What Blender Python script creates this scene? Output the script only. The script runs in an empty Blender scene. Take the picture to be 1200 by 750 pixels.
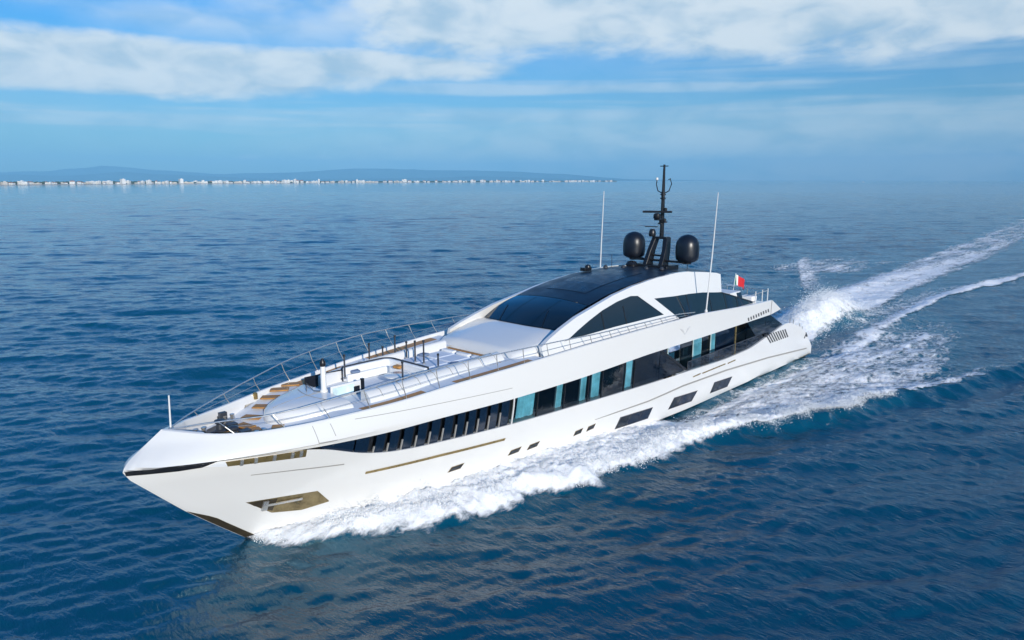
import bpy, math, random
import numpy as np
from mathutils import Vector, Matrix

random.seed(7)
rng = np.random.default_rng(7)
R = math.radians
scene = bpy.context.scene
COL = scene.collection

# ------------------------------------------------------------------ camera, sky, sun, exposure
CAM = Vector((59.54, 25.89, 14.0))
YAW = R(43.0)
PITCH = math.atan(164 / 850)
cd = bpy.data.cameras.new("camera")
cam = bpy.data.objects.new("camera", cd)
COL.objects.link(cam)
fh = Vector((-math.cos(YAW), -math.sin(YAW), 0))       # horizontal view direction
rt = Vector((-math.sin(YAW), math.cos(YAW), 0))        # to the right of the view
fw = fh * math.cos(PITCH) - Vector((0, 0, 1)) * math.sin(PITCH)
upv = rt.cross(fw)
m = Matrix((rt, upv, -fw)).transposed().to_4x4()
m.translation = CAM
cam.matrix_world = m
cd.sensor_width = 36
cd.lens = 25.5
cd.clip_start = 0.5
cd.clip_end = 80000
scene.camera = cam

SUN_EL = R(17)
sun_h = (rt * 0.38 - fh * 0.92).normalized()           # low sun behind the camera, to its right
sun_dir = sun_h * math.cos(SUN_EL) + Vector((0, 0, 1)) * math.sin(SUN_EL)
sd = bpy.data.lights.new("sun", 'SUN')
sd.energy = 3.9
sd.angle = R(0.5)
sd.color = (1.0, 0.93, 0.83)
sun = bpy.data.objects.new("sun", sd)
COL.objects.link(sun)
sun.rotation_euler = sun_dir.to_track_quat('Z', 'Y').to_euler()
sun.location = (0, 0, 60)

scene.view_settings.view_transform = 'Standard'
scene.view_settings.look = 'None'
scene.view_settings.exposure = 0.3
scene.view_settings.gamma = 1.0
scene.view_settings.use_curve_mapping = False
scene.cycles.use_denoising = True
scene.cycles.max_bounces = 8
scene.cycles.transparent_max_bounces = 16
scene.cycles.volume_bounces = 0
scene.cycles.caustics_reflective = False
scene.cycles.caustics_refractive = False
scene.cycles.sample_clamp_indirect = 6


class NT:
    """tiny node helper"""
    def __init__(s, tree):
        s.t = tree
        s.n = tree.nodes
        s.l = tree.links

    def new(s, typ, **kw):
        nd = s.n.new(typ)
        for k, v in kw.items():
            setattr(nd, k, v)
        return nd

    def put(s, sock, v):
        if isinstance(v, bpy.types.NodeSocket):
            s.l.new(v, sock)
        elif v is not None:
            sock.default_value = v

    def math(s, op, a, b=None, c=None, clamp=False):
        nd = s.new('ShaderNodeMath', operation=op, use_clamp=clamp)
        s.put(nd.inputs[0], a)
        s.put(nd.inputs[1], b)
        s.put(nd.inputs[2], c)
        return nd.outputs[0]

    def maprange(s, v, a, b, c=0.0, d=1.0, smooth=True):
        nd = s.new('ShaderNodeMapRange', interpolation_type='SMOOTHSTEP' if smooth else 'LINEAR')
        s.put(nd.inputs[0], v)
        for i, q in enumerate((a, b, c, d)):
            s.put(nd.inputs[1 + i], q)
        return nd.outputs[0]

    def mix(s, f, a, b, blend='MIX'):
        nd = s.new('ShaderNodeMix', data_type='RGBA', blend_type=blend)
        s.put(nd.inputs[0], f)
        s.put(nd.inputs[6], a)
        s.put(nd.inputs[7], b)
        return nd.outputs[2]

    def noise(s, vec, scale, detail=4, rough=0.55, dist=0.0):
        nd = s.new('ShaderNodeTexNoise')
        s.put(nd.inputs['Vector'], vec)
        nd.inputs['Scale'].default_value = scale
        nd.inputs['Detail'].default_value = detail
        nd.inputs['Roughness'].default_value = rough
        nd.inputs['Distortion'].default_value = dist
        return nd.outputs[0]

    def comb(s, x, y, z):
        nd = s.new('ShaderNodeCombineXYZ')
        s.put(nd.inputs[0], x)
        s.put(nd.inputs[1], y)
        s.put(nd.inputs[2], z)
        return nd.outputs[0]

    def mapping(s, vec, scale=(1, 1, 1), loc=(0, 0, 0), rot=(0, 0, 0)):
        nd = s.new('ShaderNodeMapping')
        s.put(nd.inputs[0], vec)
        nd.inputs['Location'].default_value = loc
        nd.inputs['Rotation'].default_value = rot
        nd.inputs['Scale'].default_value = scale
        return nd.outputs[0]


# ---- the sky: Nishita light with banks of cloud standing at fixed bearings and heights
world = bpy.data.worlds.new("World")
scene.world = world
world.use_nodes = True
W = NT(world.node_tree)
W.n.clear()
wo = W.new('ShaderNodeOutputWorld')
bg = W.new('ShaderNodeBackground')
bg.inputs['Strength'].default_value = 0.125
W.l.new(bg.outputs[0], wo.inputs[0])
sky = W.new('ShaderNodeTexSky', sky_type='NISHITA')
sky.sun_disc = False
sky.sun_elevation = SUN_EL
sky.sun_rotation = math.atan2(sun_dir.x, sun_dir.y)
sky.air_density = 1.0
sky.dust_density = 0.4
sky.ozone_density = 3.0
tc = W.new('ShaderNodeTexCoord')
sep = W.new('ShaderNodeSeparateXYZ')
W.l.new(tc.outputs['Generated'], sep.inputs[0])
dx, dy, dz = sep.outputs
rr = W.math('ADD', W.math('MULTIPLY', dx, rt.x), W.math('MULTIPLY', dy, rt.y))
ff = W.math('ADD', W.math('MULTIPLY', dx, fh.x), W.math('MULTIPLY', dy, fh.y))
az = W.math('ARCTAN2', rr, ff)                        # bearing, radians, 0 = down the view
el = W.math('ARCSINE', W.math('MINIMUM', W.math('MAXIMUM', dz, -0.999), 0.999))
P = W.comb(az, el, 0.0)
n_big = W.noise(W.mapping(P, (5, 14, 1)), 1.0, 6, 0.6, 0.3)
n_fine = W.noise(W.mapping(P, (14, 32, 1), (3, 1, 0)), 1.0, 4, 0.5, 0.4)
n_streak = W.noise(W.mapping(P, (4, 90, 1), (7, 2, 0), (0, 0, 0.03)), 1.0, 4, 0.5, 0.3)
nb = W.math('SUBTRACT', n_big, 0.5)
nf = W.math('SUBTRACT', n_fine, 0.5)


def ell(a0, e0, wa, we, k=1.0):
    """soft ellipse of cloud centred on bearing a0, height e0"""
    u = W.math('DIVIDE', W.math('SUBTRACT', az, a0), wa)
    v = W.math('DIVIDE', W.math('SUBTRACT', el, e0), we)
    d = W.math('ADD', W.math('MULTIPLY', u, u), W.math('MULTIPLY', v, v))
    return W.math('MULTIPLY', W.math('SUBTRACT', 1.0, d), k)


def vmax(*a):
    r = a[0]
    for b in a[1:]:
        r = W.math('MAXIMUM', r, b)
    return r


bank = vmax(ell(-0.46, 0.132, 0.36, 0.036, 1.25), ell(-0.05, 0.205, 0.17, 0.062), ell(0.12, 0.205, 0.28, 0.052),
            ell(0.45, 0.200, 0.40, 0.062), ell(-0.22, 0.143, 0.24, 0.022), ell(-1.5, 0.2, 0.7, 0.06), ell(1.4, 0.25, 0.6, 0.07))
dens = W.math('ADD', W.math('ADD', bank, W.math('MULTIPLY', nb, 2.2)), W.math('MULTIPLY', nf, 0.85))
cov = W.maprange(dens, -0.35, 0.72)
# thin streaks lower down and the small pink-white cloud over the hills
thin = vmax(ell(0.25, 0.078, 0.8, 0.026), ell(-0.5, 0.072, 0.45, 0.016), ell(0.05, 0.118, 0.45, 0.012), ell(0.45, 0.145, 0.35, 0.02))
thin = W.math('ADD', thin, W.math('MULTIPLY', W.math('SUBTRACT', n_streak, 0.5), 3.0))
thin = W.math('MULTIPLY', W.maprange(thin, -0.3, 1.3), 0.5)
small = vmax(ell(-0.345, 0.029, 0.035, 0.006), ell(-0.255, 0.029, 0.028, 0.005))
small = W.math('MULTIPLY', W.maprange(W.math('ADD', small, W.math('MULTIPLY', nf, 2.0)), 0.0, 1.1), 0.42)
n_soft = W.noise(W.mapping(P, (3.2, 9, 1), (5, 4, 0)), 1.0, 4, 0.5, 0.2)
high = W.math('MULTIPLY', W.maprange(W.math('ADD', n_soft, W.math('MULTIPLY', nf, 0.12)), 0.32, 0.66), W.math('MULTIPLY', W.maprange(el, 0.14, 0.21, 0.1, 0.75), W.maprange(el, 0.235, 0.33, 1.0, 0.05)))
veil = W.math('MULTIPLY', W.maprange(W.math('ADD', ell(0.42, 0.03, 0.85, 0.07), W.math('MULTIPLY', nb, 0.6)), -0.2, 1.0), 0.6)
cover = vmax(veil, W.math('MULTIPLY', cov, 0.92), thin, small, high)
lowk = W.maprange(el, 0.06, 0.34, 0.0, 1.0)
skyc = W.mix(1.0, sky.outputs[0], W.mix(lowk, (0.295, 0.535, 0.725, 1), (0.09, 0.70, 1.18, 1)), 'MULTIPLY')
shade = W.maprange(W.math('ADD', n_fine, W.math('MULTIPLY', nb, 0.5)), 0.22, 0.66)
cloudc = W.mix(shade, (2.9, 4.0, 4.9, 1), (5.3, 5.8, 6.0, 1))
W.l.new(W.mix(cover, skyc, cloudc), bg.inputs['Color'])


# ------------------------------------------------------------------ helpers
def tag(o, label=None, cat=None, group=None, kind=None):
    if label:
        o['label'] = label
    if cat:
        o['category'] = cat
    if group:
        o['group'] = group
    if kind:
        o['kind'] = kind
    return o


def empty(name, loc=(0, 0, 0)):
    o = bpy.data.objects.new(name, None)
    o.location = loc
    COL.objects.link(o)
    return o


def link(name, me, mats=None, parent=None, smooth=False):
    o = bpy.data.objects.new(name, me)
    if mats is not None:
        for mm in (mats if isinstance(mats, (list, tuple)) else [mats]):
            me.materials.append(mm)
    COL.objects.link(o)
    if parent is not None:
        o.parent = parent
    if smooth:
        me.polygons.foreach_set('use_smooth', [True] * len(me.polygons))
    return o


class MB:
    """collects shapes, built as one mesh object"""
    def __init__(s):
        s.v, s.f, s.mi = [], [], []

    def add(s, v, f, mi=0):
        b = len(s.v)
        s.v += [tuple(map(float, p)) for p in v]
        s.f += [tuple(int(i) + b for i in q) for q in f]
        s.mi += [mi] * len(f)
        return s

    def grid(s, rows, mi=0, closed=False, skip=None):
        """rows: list of equal-length point lists"""
        n = len(rows[0])
        v = [p for r in rows for p in r]
        f = []
        for i in range(len(rows) - 1):
            for j in range(n if closed else n - 1):
                if skip and skip(i, j):
                    continue
                k = (j + 1) % n
                f.append((i * n + j, i * n + k, (i + 1) * n + k, (i + 1) * n + j))
        return s.add(v, f, mi)

    def box(s, c, d, rz=0.0, mi=0, ry=0.0):
        v = []
        for sx in (-.5, .5):
            for sy in (-.5, .5):
                for sz in (-.5, .5):
                    p = Vector((sx * d[0], sy * d[1], sz * d[2]))
                    p.rotate(Matrix.Rotation(ry, 3, 'Y'))
                    p.rotate(Matrix.Rotation(rz, 3, 'Z'))
                    v.append(p + Vector(c))
        f = [(0, 1, 3, 2), (4, 6, 7, 5), (0, 4, 5, 1), (2, 3, 7, 6), (0, 2, 6, 4), (1, 5, 7, 3)]
        return s.add(v, f, mi)

    def tube(s, path, r, n=8, mi=0, cap=True):
        path = [Vector(p) for p in path]
        rs = r if isinstance(r, (list, tuple)) else [r] * len(path)
        rows = []
        for i, p in enumerate(path):
            t = (path[min(i + 1, len(path) - 1)] - path[max(i - 1, 0)]).normalized()
            a = t.cross(Vector((0, 0, 1)) if abs(t.z) < .9 else Vector((1, 0, 0))).normalized()
            b = t.cross(a)
            rows.append([p + (a * math.cos(q) + b * math.sin(q)) * rs[i] for q in [2 * math.pi * k / n for k in range(n)]])
        s.grid(rows, mi, closed=True)
        if cap:
            s.add(rows[0], [tuple(range(n))], mi)
            s.add(rows[-1], [tuple(range(n))], mi)
        return s

    def lathe(s, c, prof, n=20, mi=0):
        """prof: (radius, z) pairs about the vertical through c"""
        rows = [[(c[0] + r * math.cos(2 * math.pi * k / n), c[1] + r * math.sin(2 * math.pi * k / n), c[2] + z) for k in range(n)] for r, z in prof]
        s.grid(rows, mi, closed=True)
        s.add(rows[0], [tuple(range(n))], mi)
        s.add(rows[-1], [tuple(range(n))], mi)
        return s

    def prism(s, poly, z0, z1, mi=0):
        """plan polygon (x, y) raised from z0 to z1 (z may be functions of x, y)"""
        g0 = z0 if callable(z0) else (lambda x, y: z0)
        g1 = z1 if callable(z1) else (lambda x, y: z1)
        n = len(poly)
        v = [(x, y, g0(x, y)) for x, y in poly] + [(x, y, g1(x, y)) for x, y in poly]
        f = [tuple(range(n))[::-1], tuple(range(n, 2 * n))] + [(i, (i + 1) % n, n + (i + 1) % n, n + i) for i in range(n)]
        return s.add(v, f, mi)

    def ribbon(s, top, bot, yf, out, inn, n=1, mi=0, side=1):
        """a slab following a side surface: top and bottom edges as (x, z), y = yf(x, z) +out / -inn"""
        top, bot = np.array(top, float), np.array(bot, float)

        def res(p):
            t = np.linspace(0, 1, len(p))
            q = np.unique(np.concatenate([np.linspace(0, 1, n + 1), t])) if n > 1 else t
            return q, p, t
        q = np.unique(np.concatenate([np.linspace(0, 1, n + 1), np.linspace(0, 1, len(top)), np.linspace(0, 1, len(bot))]).round(6))
        tx = np.interp(q, np.linspace(0, 1, len(top)), top[:, 0]); tz = np.interp(q, np.linspace(0, 1, len(top)), top[:, 1])
        bx = np.interp(q, np.linspace(0, 1, len(bot)), bot[:, 0]); bz = np.interp(q, np.linspace(0, 1, len(bot)), bot[:, 1])
        nv = 3
        rows = []
        for i in range(len(q)):
            ring = []
            for k in range(nv + 1):
                w = k / nv
                x, z = tx[i] * (1 - w) + bx[i] * w, tz[i] * (1 - w) + bz[i] * w
                ring.append((x, side * (float(yf(x, z)) + out), z))
            for k in range(nv, -1, -1):
                w = k / nv
                x, z = tx[i] * (1 - w) + bx[i] * w, tz[i] * (1 - w) + bz[i] * w
                ring.append((x, side * (float(yf(x, z)) - inn), z))
            rows.append(ring)
        s.grid(rows, mi, closed=True)
        s.add(rows[0], [tuple(range(len(rows[0])))], mi)
        s.add(rows[-1], [tuple(range(len(rows[0])))], mi)
        return s

    def mesh(s, name):
        me = bpy.data.meshes.new(name)
        me.from_pydata(s.v, [], s.f)
        me.polygons.foreach_set('material_index', s.mi)
        import bmesh
        bm = bmesh.new()
        bm.from_mesh(me)
        bmesh.ops.remove_doubles(bm, verts=bm.verts, dist=1e-5)
        bmesh.ops.recalc_face_normals(bm, faces=bm.faces)
        bm.to_mesh(me)
        bm.free()
        return me

    def build(s, name, mat, parent=None, smooth=False, bevel=0.0, angle=35):
        me = s.mesh(name)
        o = link(name, me, mat, parent, False)
        if bevel:
            b = o.modifiers.new('bevel', 'BEVEL')
            b.width = bevel
            b.segments = 3
            b.limit_method = 'ANGLE'
            b.angle_limit = R(40)
            b.harden_normals = False
        if smooth or bevel:
            me.polygons.foreach_set('use_smooth', [True] * len(me.polygons))
            me.set_sharp_from_angle(angle=R(angle)) if hasattr(me, 'set_sharp_from_angle') else None
        return o


def mat(name, color, rough=0.4, metal=0.0, coat=0.0, var=0.0, vscale=1.0, bump=0.0, bscale=20.0, spec=0.5):
    m = bpy.data.materials.new(name)
    m.use_nodes = True
    t = NT(m.node_tree)
    b = t.n['Principled BSDF']
    b.inputs['Base Color'].default_value = (*color, 1)
    b.inputs['Roughness'].default_value = rough
    b.inputs['Metallic'].default_value = metal
    b.inputs['Coat Weight'].default_value = coat
    b.inputs['Coat Roughness'].default_value = 0.04
    b.inputs['Specular IOR Level'].default_value = spec
    geo = t.new('ShaderNodeNewGeometry')
    if var:
        n = t.noise(geo.outputs['Position'], vscale, 5, 0.6)
        k = t.maprange(n, 0.3, 0.7, 1 - var, 1 + var, False)
        vm = t.new('ShaderNodeVectorMath', operation='SCALE')
        vm.inputs[0].default_value = color
        t.l.new(k, vm.inputs['Scale'])
        t.l.new(vm.outputs[0], b.inputs['Base Color'])
        t.l.new(t.maprange(n, 0.3, 0.7, max(rough * .75, .01), min(rough * 1.25, 1), False), b.inputs['Roughness'])
    if bump:
        n = t.noise(geo.outputs['Position'], bscale, 4, 0.6)
        bp = t.new('ShaderNodeBump')
        bp.inputs['Strength'].default_value = bump
        bp.inputs['Distance'].default_value = 0.05
        t.l.new(n, bp.inputs['Height'])
        t.l.new(bp.outputs[0], b.inputs['Normal'])
    return m


M = {}
M['white'] = mat('white_gelcoat', (0.75, 0.742, 0.72), 0.2, coat=0.5)
M['deck'] = mat('pale_deck_paint', (0.72, 0.75, 0.79), 0.55, var=0.04, vscale=1.5, bump=0.05, bscale=40)
M['cushion'] = mat('pale_cushion_fabric', (0.66, 0.71, 0.79), 0.85, var=0.05, vscale=3, bump=0.15, bscale=30)
M['whitecush'] = mat('white_upholstery', (0.80, 0.80, 0.79), 0.75, var=0.04, vscale=3, bump=0.12, bscale=25)
M['black'] = mat('satin_black', (0.010, 0.011, 0.014), 0.32, var=0.1, vscale=2)
M['darkgrey'] = mat('dark_grey_paint', (0.035, 0.04, 0.05), 0.4, var=0.1, vscale=2)
M['roof'] = mat('gloss_black_roof', (0.007, 0.010, 0.018), 0.38, coat=0.0, var=0.1, vscale=1)
M['glass'] = mat('black_tinted_glass', (0.004, 0.008, 0.013), 0.05, coat=0.5, spec=0.6)
M['navy'] = mat('navy_tinted_glass', (0.006, 0.016, 0.036), 0.08, spec=0.6)
M['dkbronze'] = mat('dark_bronze', (0.26, 0.20, 0.10), 0.33, metal=0.75, var=0.5, vscale=2.2, bump=0.3, bscale=6)
M['faint'] = mat('faint_grey_mark', (0.55, 0.55, 0.55), 0.4)
M['bottom'] = mat('dark_bottom_paint', (0.040, 0.030, 0.016), 0.45, var=0.3, vscale=3)
M['steel'] = mat('polished_steel', (0.62, 0.60, 0.56), 0.3, metal=0.75, var=0.05, vscale=4)
M['bronze'] = mat('bronze_trim', (0.36, 0.26, 0.11), 0.3, metal=0.7, var=0.15, vscale=3)
M['teak'] = mat('oiled_teak', (0.42, 0.20, 0.05), 0.5, var=0.2, vscale=5)
M['curtain'] = mat('pale_curtain', (0.60, 0.76, 0.78), 0.9, var=0.35, vscale=1.3)
M['interior'] = mat('dark_cabin_interior', (0.015, 0.014, 0.013), 0.6, var=0.4, vscale=1.5)
M['seam'] = mat('grey_seam', (0.30, 0.29, 0.27), 0.6)
M['darkseam'] = mat('dark_groove', (0.05, 0.05, 0.055), 0.6)
M['red'] = mat('red_cloth', (0.62, 0.02, 0.03), 0.8)
M['green'] = mat('green_cloth', (0.02, 0.22, 0.06), 0.8)
M['whitecloth'] = mat('white_cloth', (0.8, 0.8, 0.78), 0.8)


def clear_glass(name, tint, refl=0.08):
    m = bpy.data.materials.new(name)
    m.use_nodes = True
    t = NT(m.node_tree)
    out = t.n['Material Output']
    t.n.remove(t.n['Principled BSDF'])
    tr = t.new('ShaderNodeBsdfTransparent')
    tr.inputs[0].default_value = (*tint, 1)
    gl = t.new('ShaderNodeBsdfGlossy')
    gl.inputs['Roughness'].default_value = 0.03
    gl.inputs['Color'].default_value = (0.9, 0.95, 1, 1)
    lw = t.new('ShaderNodeFresnel')
    lw.inputs[0].default_value = 1.5
    mx = t.new('ShaderNodeMixShader')
    t.l.new(t.math('ADD', lw.outputs[0], refl * 0.3, clamp=True), mx.inputs[0])
    t.l.new(tr.outputs[0], mx.inputs[1])
    t.l.new(gl.outputs[0], mx.inputs[2])
    t.l.new(mx.outputs[0], out.inputs[0])
    return m


M['tint'] = clear_glass('teal_tinted_glass', (0.40, 0.67, 0.77))
M['smoke'] = clear_glass('smoked_glass', (0.16, 0.20, 0.24))
M['clear'] = clear_glass('clear_glass', (0.80, 0.90, 0.94))

# ------------------------------------------------------------------ hull form (X forward, Y to port, Z up, metres)
XS_Z = [-1.5, 0, 1.1, 2.03, 3.9, 4.1, 4.45, 5.3, 6]
XS_X = [45.0, 47.2, 48.5, 49.56, 51.42, 51.5, 51.25, 50.05, 49.0]
S_SH = [0, .08, .25, .7, 1.6, 3, 4.8, 5.9, 8.4, 10.7, 13.4, 16.6, 20.4, 26, 31, 39, 46, 53]
B_SH = [0, .3, .58, 1.0, 1.42, 1.95, 2.57, 2.88, 3.38, 3.68, 3.96, 4.17, 4.36, 4.5, 4.52, 4.48, 4.38, 4.25]
S_WL = [0, .1, .4, 1, 2, 4, 7, 11, 15, 20, 27, 47, 53]
B_WL = [0, .08, .24, .5, .9, 1.55, 2.35, 3.15, 3.7, 4.1, 4.3, 4.25, 4.2]


_zq = np.linspace(-1.6, 6.1, 771)
_xq = np.interp(_zq, XS_Z, XS_X)
_xs = np.convolve(np.pad(_xq, 22, mode='reflect', reflect_type='odd'), np.hanning(45) / np.hanning(45).sum(), 'valid')
_xq = np.where(_zq < 3.4, _xq, _xs)


def xstem(z):
    return np.interp(z, _zq, _xq)


def smooth_table(s, b):
    """fine, rounded version of a half-breadth table"""
    q = np.linspace(0, 53, 2121)
    y = np.interp(q, s, b)
    for _ in range(2):
        w = np.interp(q, [0, 1, 5, 12, 53], [1, 9, 41, 101, 101]).astype(int)
        c = np.concatenate([[0], np.cumsum(y)])
        lo = np.maximum(np.arange(len(q)) - w // 2, 0)
        hi = np.minimum(np.arange(len(q)) + w // 2 + 1, len(q))
        mm = np.minimum(np.arange(len(q)) - lo, hi - 1 - np.arange(len(q)))
        lo, hi = np.arange(len(q)) - mm, np.arange(len(q)) + mm + 1
        y = (c[hi] - c[lo]) / (hi - lo)
    return q, y


Q_SH, T_SH = smooth_table(S_SH, B_SH)
# sharper entries: the topside under the nose lip, and the deck edge above it
Q_LO, T_LO = smooth_table([0, .5, 1.6, 3, 4.8, 5.9, 8.4, 10.7] + S_SH[10:], [0, .24, .80, 1.48, 2.26, 2.66, 3.30, 3.66] + B_SH[10:])
Q_HI, T_HI = smooth_table([0, .3, .7, 1.6, 3, 4.8] + S_SH[7:], [0, .26, .56, 1.18, 1.88, 2.55] + B_SH[7:])
Q_WL, T_WL = smooth_table(S_WL, B_WL)


def hb(x, z):
    z = np.asarray(z, float)
    x = np.asarray(x, float)
    s = np.maximum(xstem(z) - x, 0)
    a = np.interp(s, Q_WL, T_WL)
    lo_ = np.clip((4.24 - z) / .12, 0, 1)
    hi_ = np.clip((z - 4.3) / .6, 0, 1)
    b = np.interp(s, Q_SH, T_SH) * (1 - lo_) * (1 - hi_) + np.interp(s, Q_LO, T_LO) * lo_ + np.interp(s, Q_HI, T_HI) * hi_
    w = np.clip((z + .2) / 4.2, 0, 1) ** 1.05
    return (a + (b - a) * w) * np.where(z < 0, 1 + np.minimum(z, 0) * .35, 1)


def curve(pts):
    a = np.array(pts, float)
    q = np.linspace(a[0, 0], a[-1, 0], 800)
    y = np.interp(q, a[:, 0], a[:, 1])
    k = 13
    yp = np.pad(y, k, mode='reflect', reflect_type='odd')
    y = np.convolve(yp, np.ones(2 * k + 1) / (2 * k + 1), 'valid')
    return lambda x: np.interp(x, q, y)


zb = curve([(.3, .68), (1.5, 1.75), (2.73, 2.55), (5.5, 3.36), (6.2, 3.41), (8.56, 3.02), (12, 2.46), (15.8, 2.36), (21.4, 2.52), (25.1, 2.6), (31.2, 2.76), (36, 2.84), (39, 2.93), (41.5, 3.0), (43.1, 3.17), (44.5, 3.62), (45.4, 4.03), (48, 4.06), (51.5, 4.08)])
zt = curve([(7, 4.47), (11, 4.46), (18.5, 4.42), (25.4, 4.4), (31.4, 4.19), (36.2, 4.12), (40, 4.13), (42.9, 4.05), (45.4, 4.04), (48, 4.07), (51.5, 4.09)])
zs = curve([(7, 5.5), (9, 5.5), (12.6, 5.58), (19.7, 5.92), (25.4, 5.88), (30, 5.8), (33.8, 5.65), (36.9, 5.5), (39.7, 5.36), (42, 5.16), (44.5, 5.05), (45.6, 4.98), (47.3, 4.93), (48.8, 5.02), (50.05, 5.28), (51.5, 5.4)])
ysup = lambda x, z: 3.42 - (z - 5.8) * .30             # inclined side of the upper cabin


def xmap(xr, z):
    return np.where(xr <= 40, xr, 40 + (xr - 40) * (xstem(z) - 40) / 11.5)


XR = np.unique(np.concatenate([np.linspace(.3, 40, 90), 40 + 11.5 * (1 - (1 - np.linspace(0, 1, 60)) ** 2.2)]))


def level(zfun, xr):
    """points of a hull line whose height is zfun(x)"""
    z = zfun(xr)
    for _ in range(6):
        x = xmap(xr, z)
        z = zfun(np.minimum(x, 51.5))
    return x, z


yacht = tag(empty('motor_yacht'), 'long white motor yacht with black mast and roof speeding across the blue sea', 'yacht')


def shell(lower, upper, n, xr, inset=0.0):
    """hull strips on both sides between two lines"""
    mb = MB()
    xa, za = level(lower, xr)
    xb, zb_ = level(upper, xr)
    for sd_ in (1, -1):
        rows = []
        for k in range(n + 1):
            t = k / n
            z = za * (1 - t) + zb_ * t
            x = xmap(xr, z)
            y = np.maximum(hb(x, z) - inset, 0)
            rows.append([(x[i], sd_ * y[i], z[i]) for i in range(len(xr))])
        mb.grid(rows)
    return mb


# lower hull with transom and bottom
hm = shell(lambda x: np.full_like(x, -1.5), zb, 16, XR)
for sd_ in (1,):
    zz = np.linspace(-1.5, .68, 12)
    hm.grid([[(0.3, -float(hb(.3, z)), z) for z in zz], [(0.3, float(hb(.3, z)), z) for z in zz]])
# inner stern coaming so the stern top is a solid wing
xa = np.linspace(.3, 22, 50)
for sd_ in (1, -1):
    hm.grid([[(x, sd_ * float(hb(x, zb(x))), zb(x)) for x in xa], [(x, sd_ * (float(hb(x, zb(x))) - .35), zb(x) + .0) for x in xa], [(x, sd_ * (float(hb(x, zb(x))) - .37), min(zb(x) - .05, 1.7)) for x in xa]])
hull = hm.build('hull', M['white'], yacht, smooth=True)

# upper side band (bulwark) with rounded cap and inner face
XB = XR[XR > 9.05]
bm_ = shell(zt, zs, 10, XB)
xt, zt_ = level(zs, XB)
for sd_ in (1, -1):
    yo = hb(xt, zt_)
    r0 = [(xt[i], sd_ * yo[i], zt_[i]) for i in range(len(xt))]
    r1 = [(xt[i] - (.03 if xt[i] > 49 else 0), sd_ * max(yo[i] - .05, 0), zt_[i] + .03) for i in range(len(xt))]
    r2 = [(xt[i] - (.12 if xt[i] > 49 else 0), sd_ * max(yo[i] - .13, 0), zt_[i] + .02) for i in range(len(xt))]
    r3 = [(xt[i] - (.14 if xt[i] > 49 else 0), sd_ * max(yo[i] - .17, 0), zt_[i] - .05) for i in range(len(xt))]
    zf = np.where(xt > 46, zt_ - .75, np.where(xt > 34, 4.7, 5.2))
    r4 = [(xt[i] - (.14 if xt[i] > 49 else 0), sd_ * max(yo[i] - .22, 0), min(zf[i], zt_[i] - .06)) for i in range(len(xt))]
    bm_.grid([r0, r1, r2, r3, r4])
    # pointed after end of the band
    bm_.ribbon([(7.42, 4.67), (9.06, 5.5)], [(7.42, 4.63), (9.06, 4.47)], hb, 0, .2, side=sd_)
band = bm_.build('side_bulwark', M['white'], yacht, smooth=True)

# decks
db = MB()
xd = np.linspace(33.5, 50.0, 60)
fz = lambda x: np.interp(x, [33.5, 44.2, 46.4, 50], [0, 0, 4.42, 4.42]) if x > 46.4 else (float(zs(x)) - .12 if x < 44.2 else float(np.interp(x, [44.2, 46.4], [float(zs(44.2)) - .12, 4.45])))
db.grid([[(x, k * max(float(hb(x, zs(x))) - .19, 0), float(fz(x))) for k in (-1, -.5, 0, .5, 1)] for x in np.linspace(43.36, 50.0, 44)])
for sd_ in (1, -1):
    db.grid([[(x, sd_ * (float(hb(x, zs(x))) - .19), float(fz(x))), (x, sd_ * 1.75, float(fz(x)))] for x in np.linspace(33.5, 43.36, 40)])
db.build('foredeck', M['deck'], yacht)
ub = MB()
xd = np.linspace(9.0, 33.6, 40)
ub.grid([[(x, k * (float(hb(x, 5.3)) - .18), 5.34) for k in (-1, 0, 1)] for x in xd])
ub.grid([[(x, k * (float(hb(x, zt(x))) - .004), float(zt(x)) + .004) for k in (-1, 0, 1)] for x in np.linspace(8.9, 23.5, 20)])
ub.grid([[(7.44, -4.38, 4.65), (7.44, 4.38, 4.65)], [(8.9, -4.3, 4.474), (8.9, 4.3, 4.474)]])
ub.grid([[(7.44, -4.38, 4.66), (7.44, 4.38, 4.66)], [(9.0, -4.26, 5.34), (9.0, 4.26, 5.34)]])
ub.build('upper_deck', M['white'], yacht)
ab = MB()
xd = np.linspace(.5, 23.5, 30)
ab.grid([[(x, k * (float(hb(x, 2.0)) - .36), 1.72) for k in (-1, 0, 1)] for x in xd])
ab.build('aft_deck', M['teak'], yacht)

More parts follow.
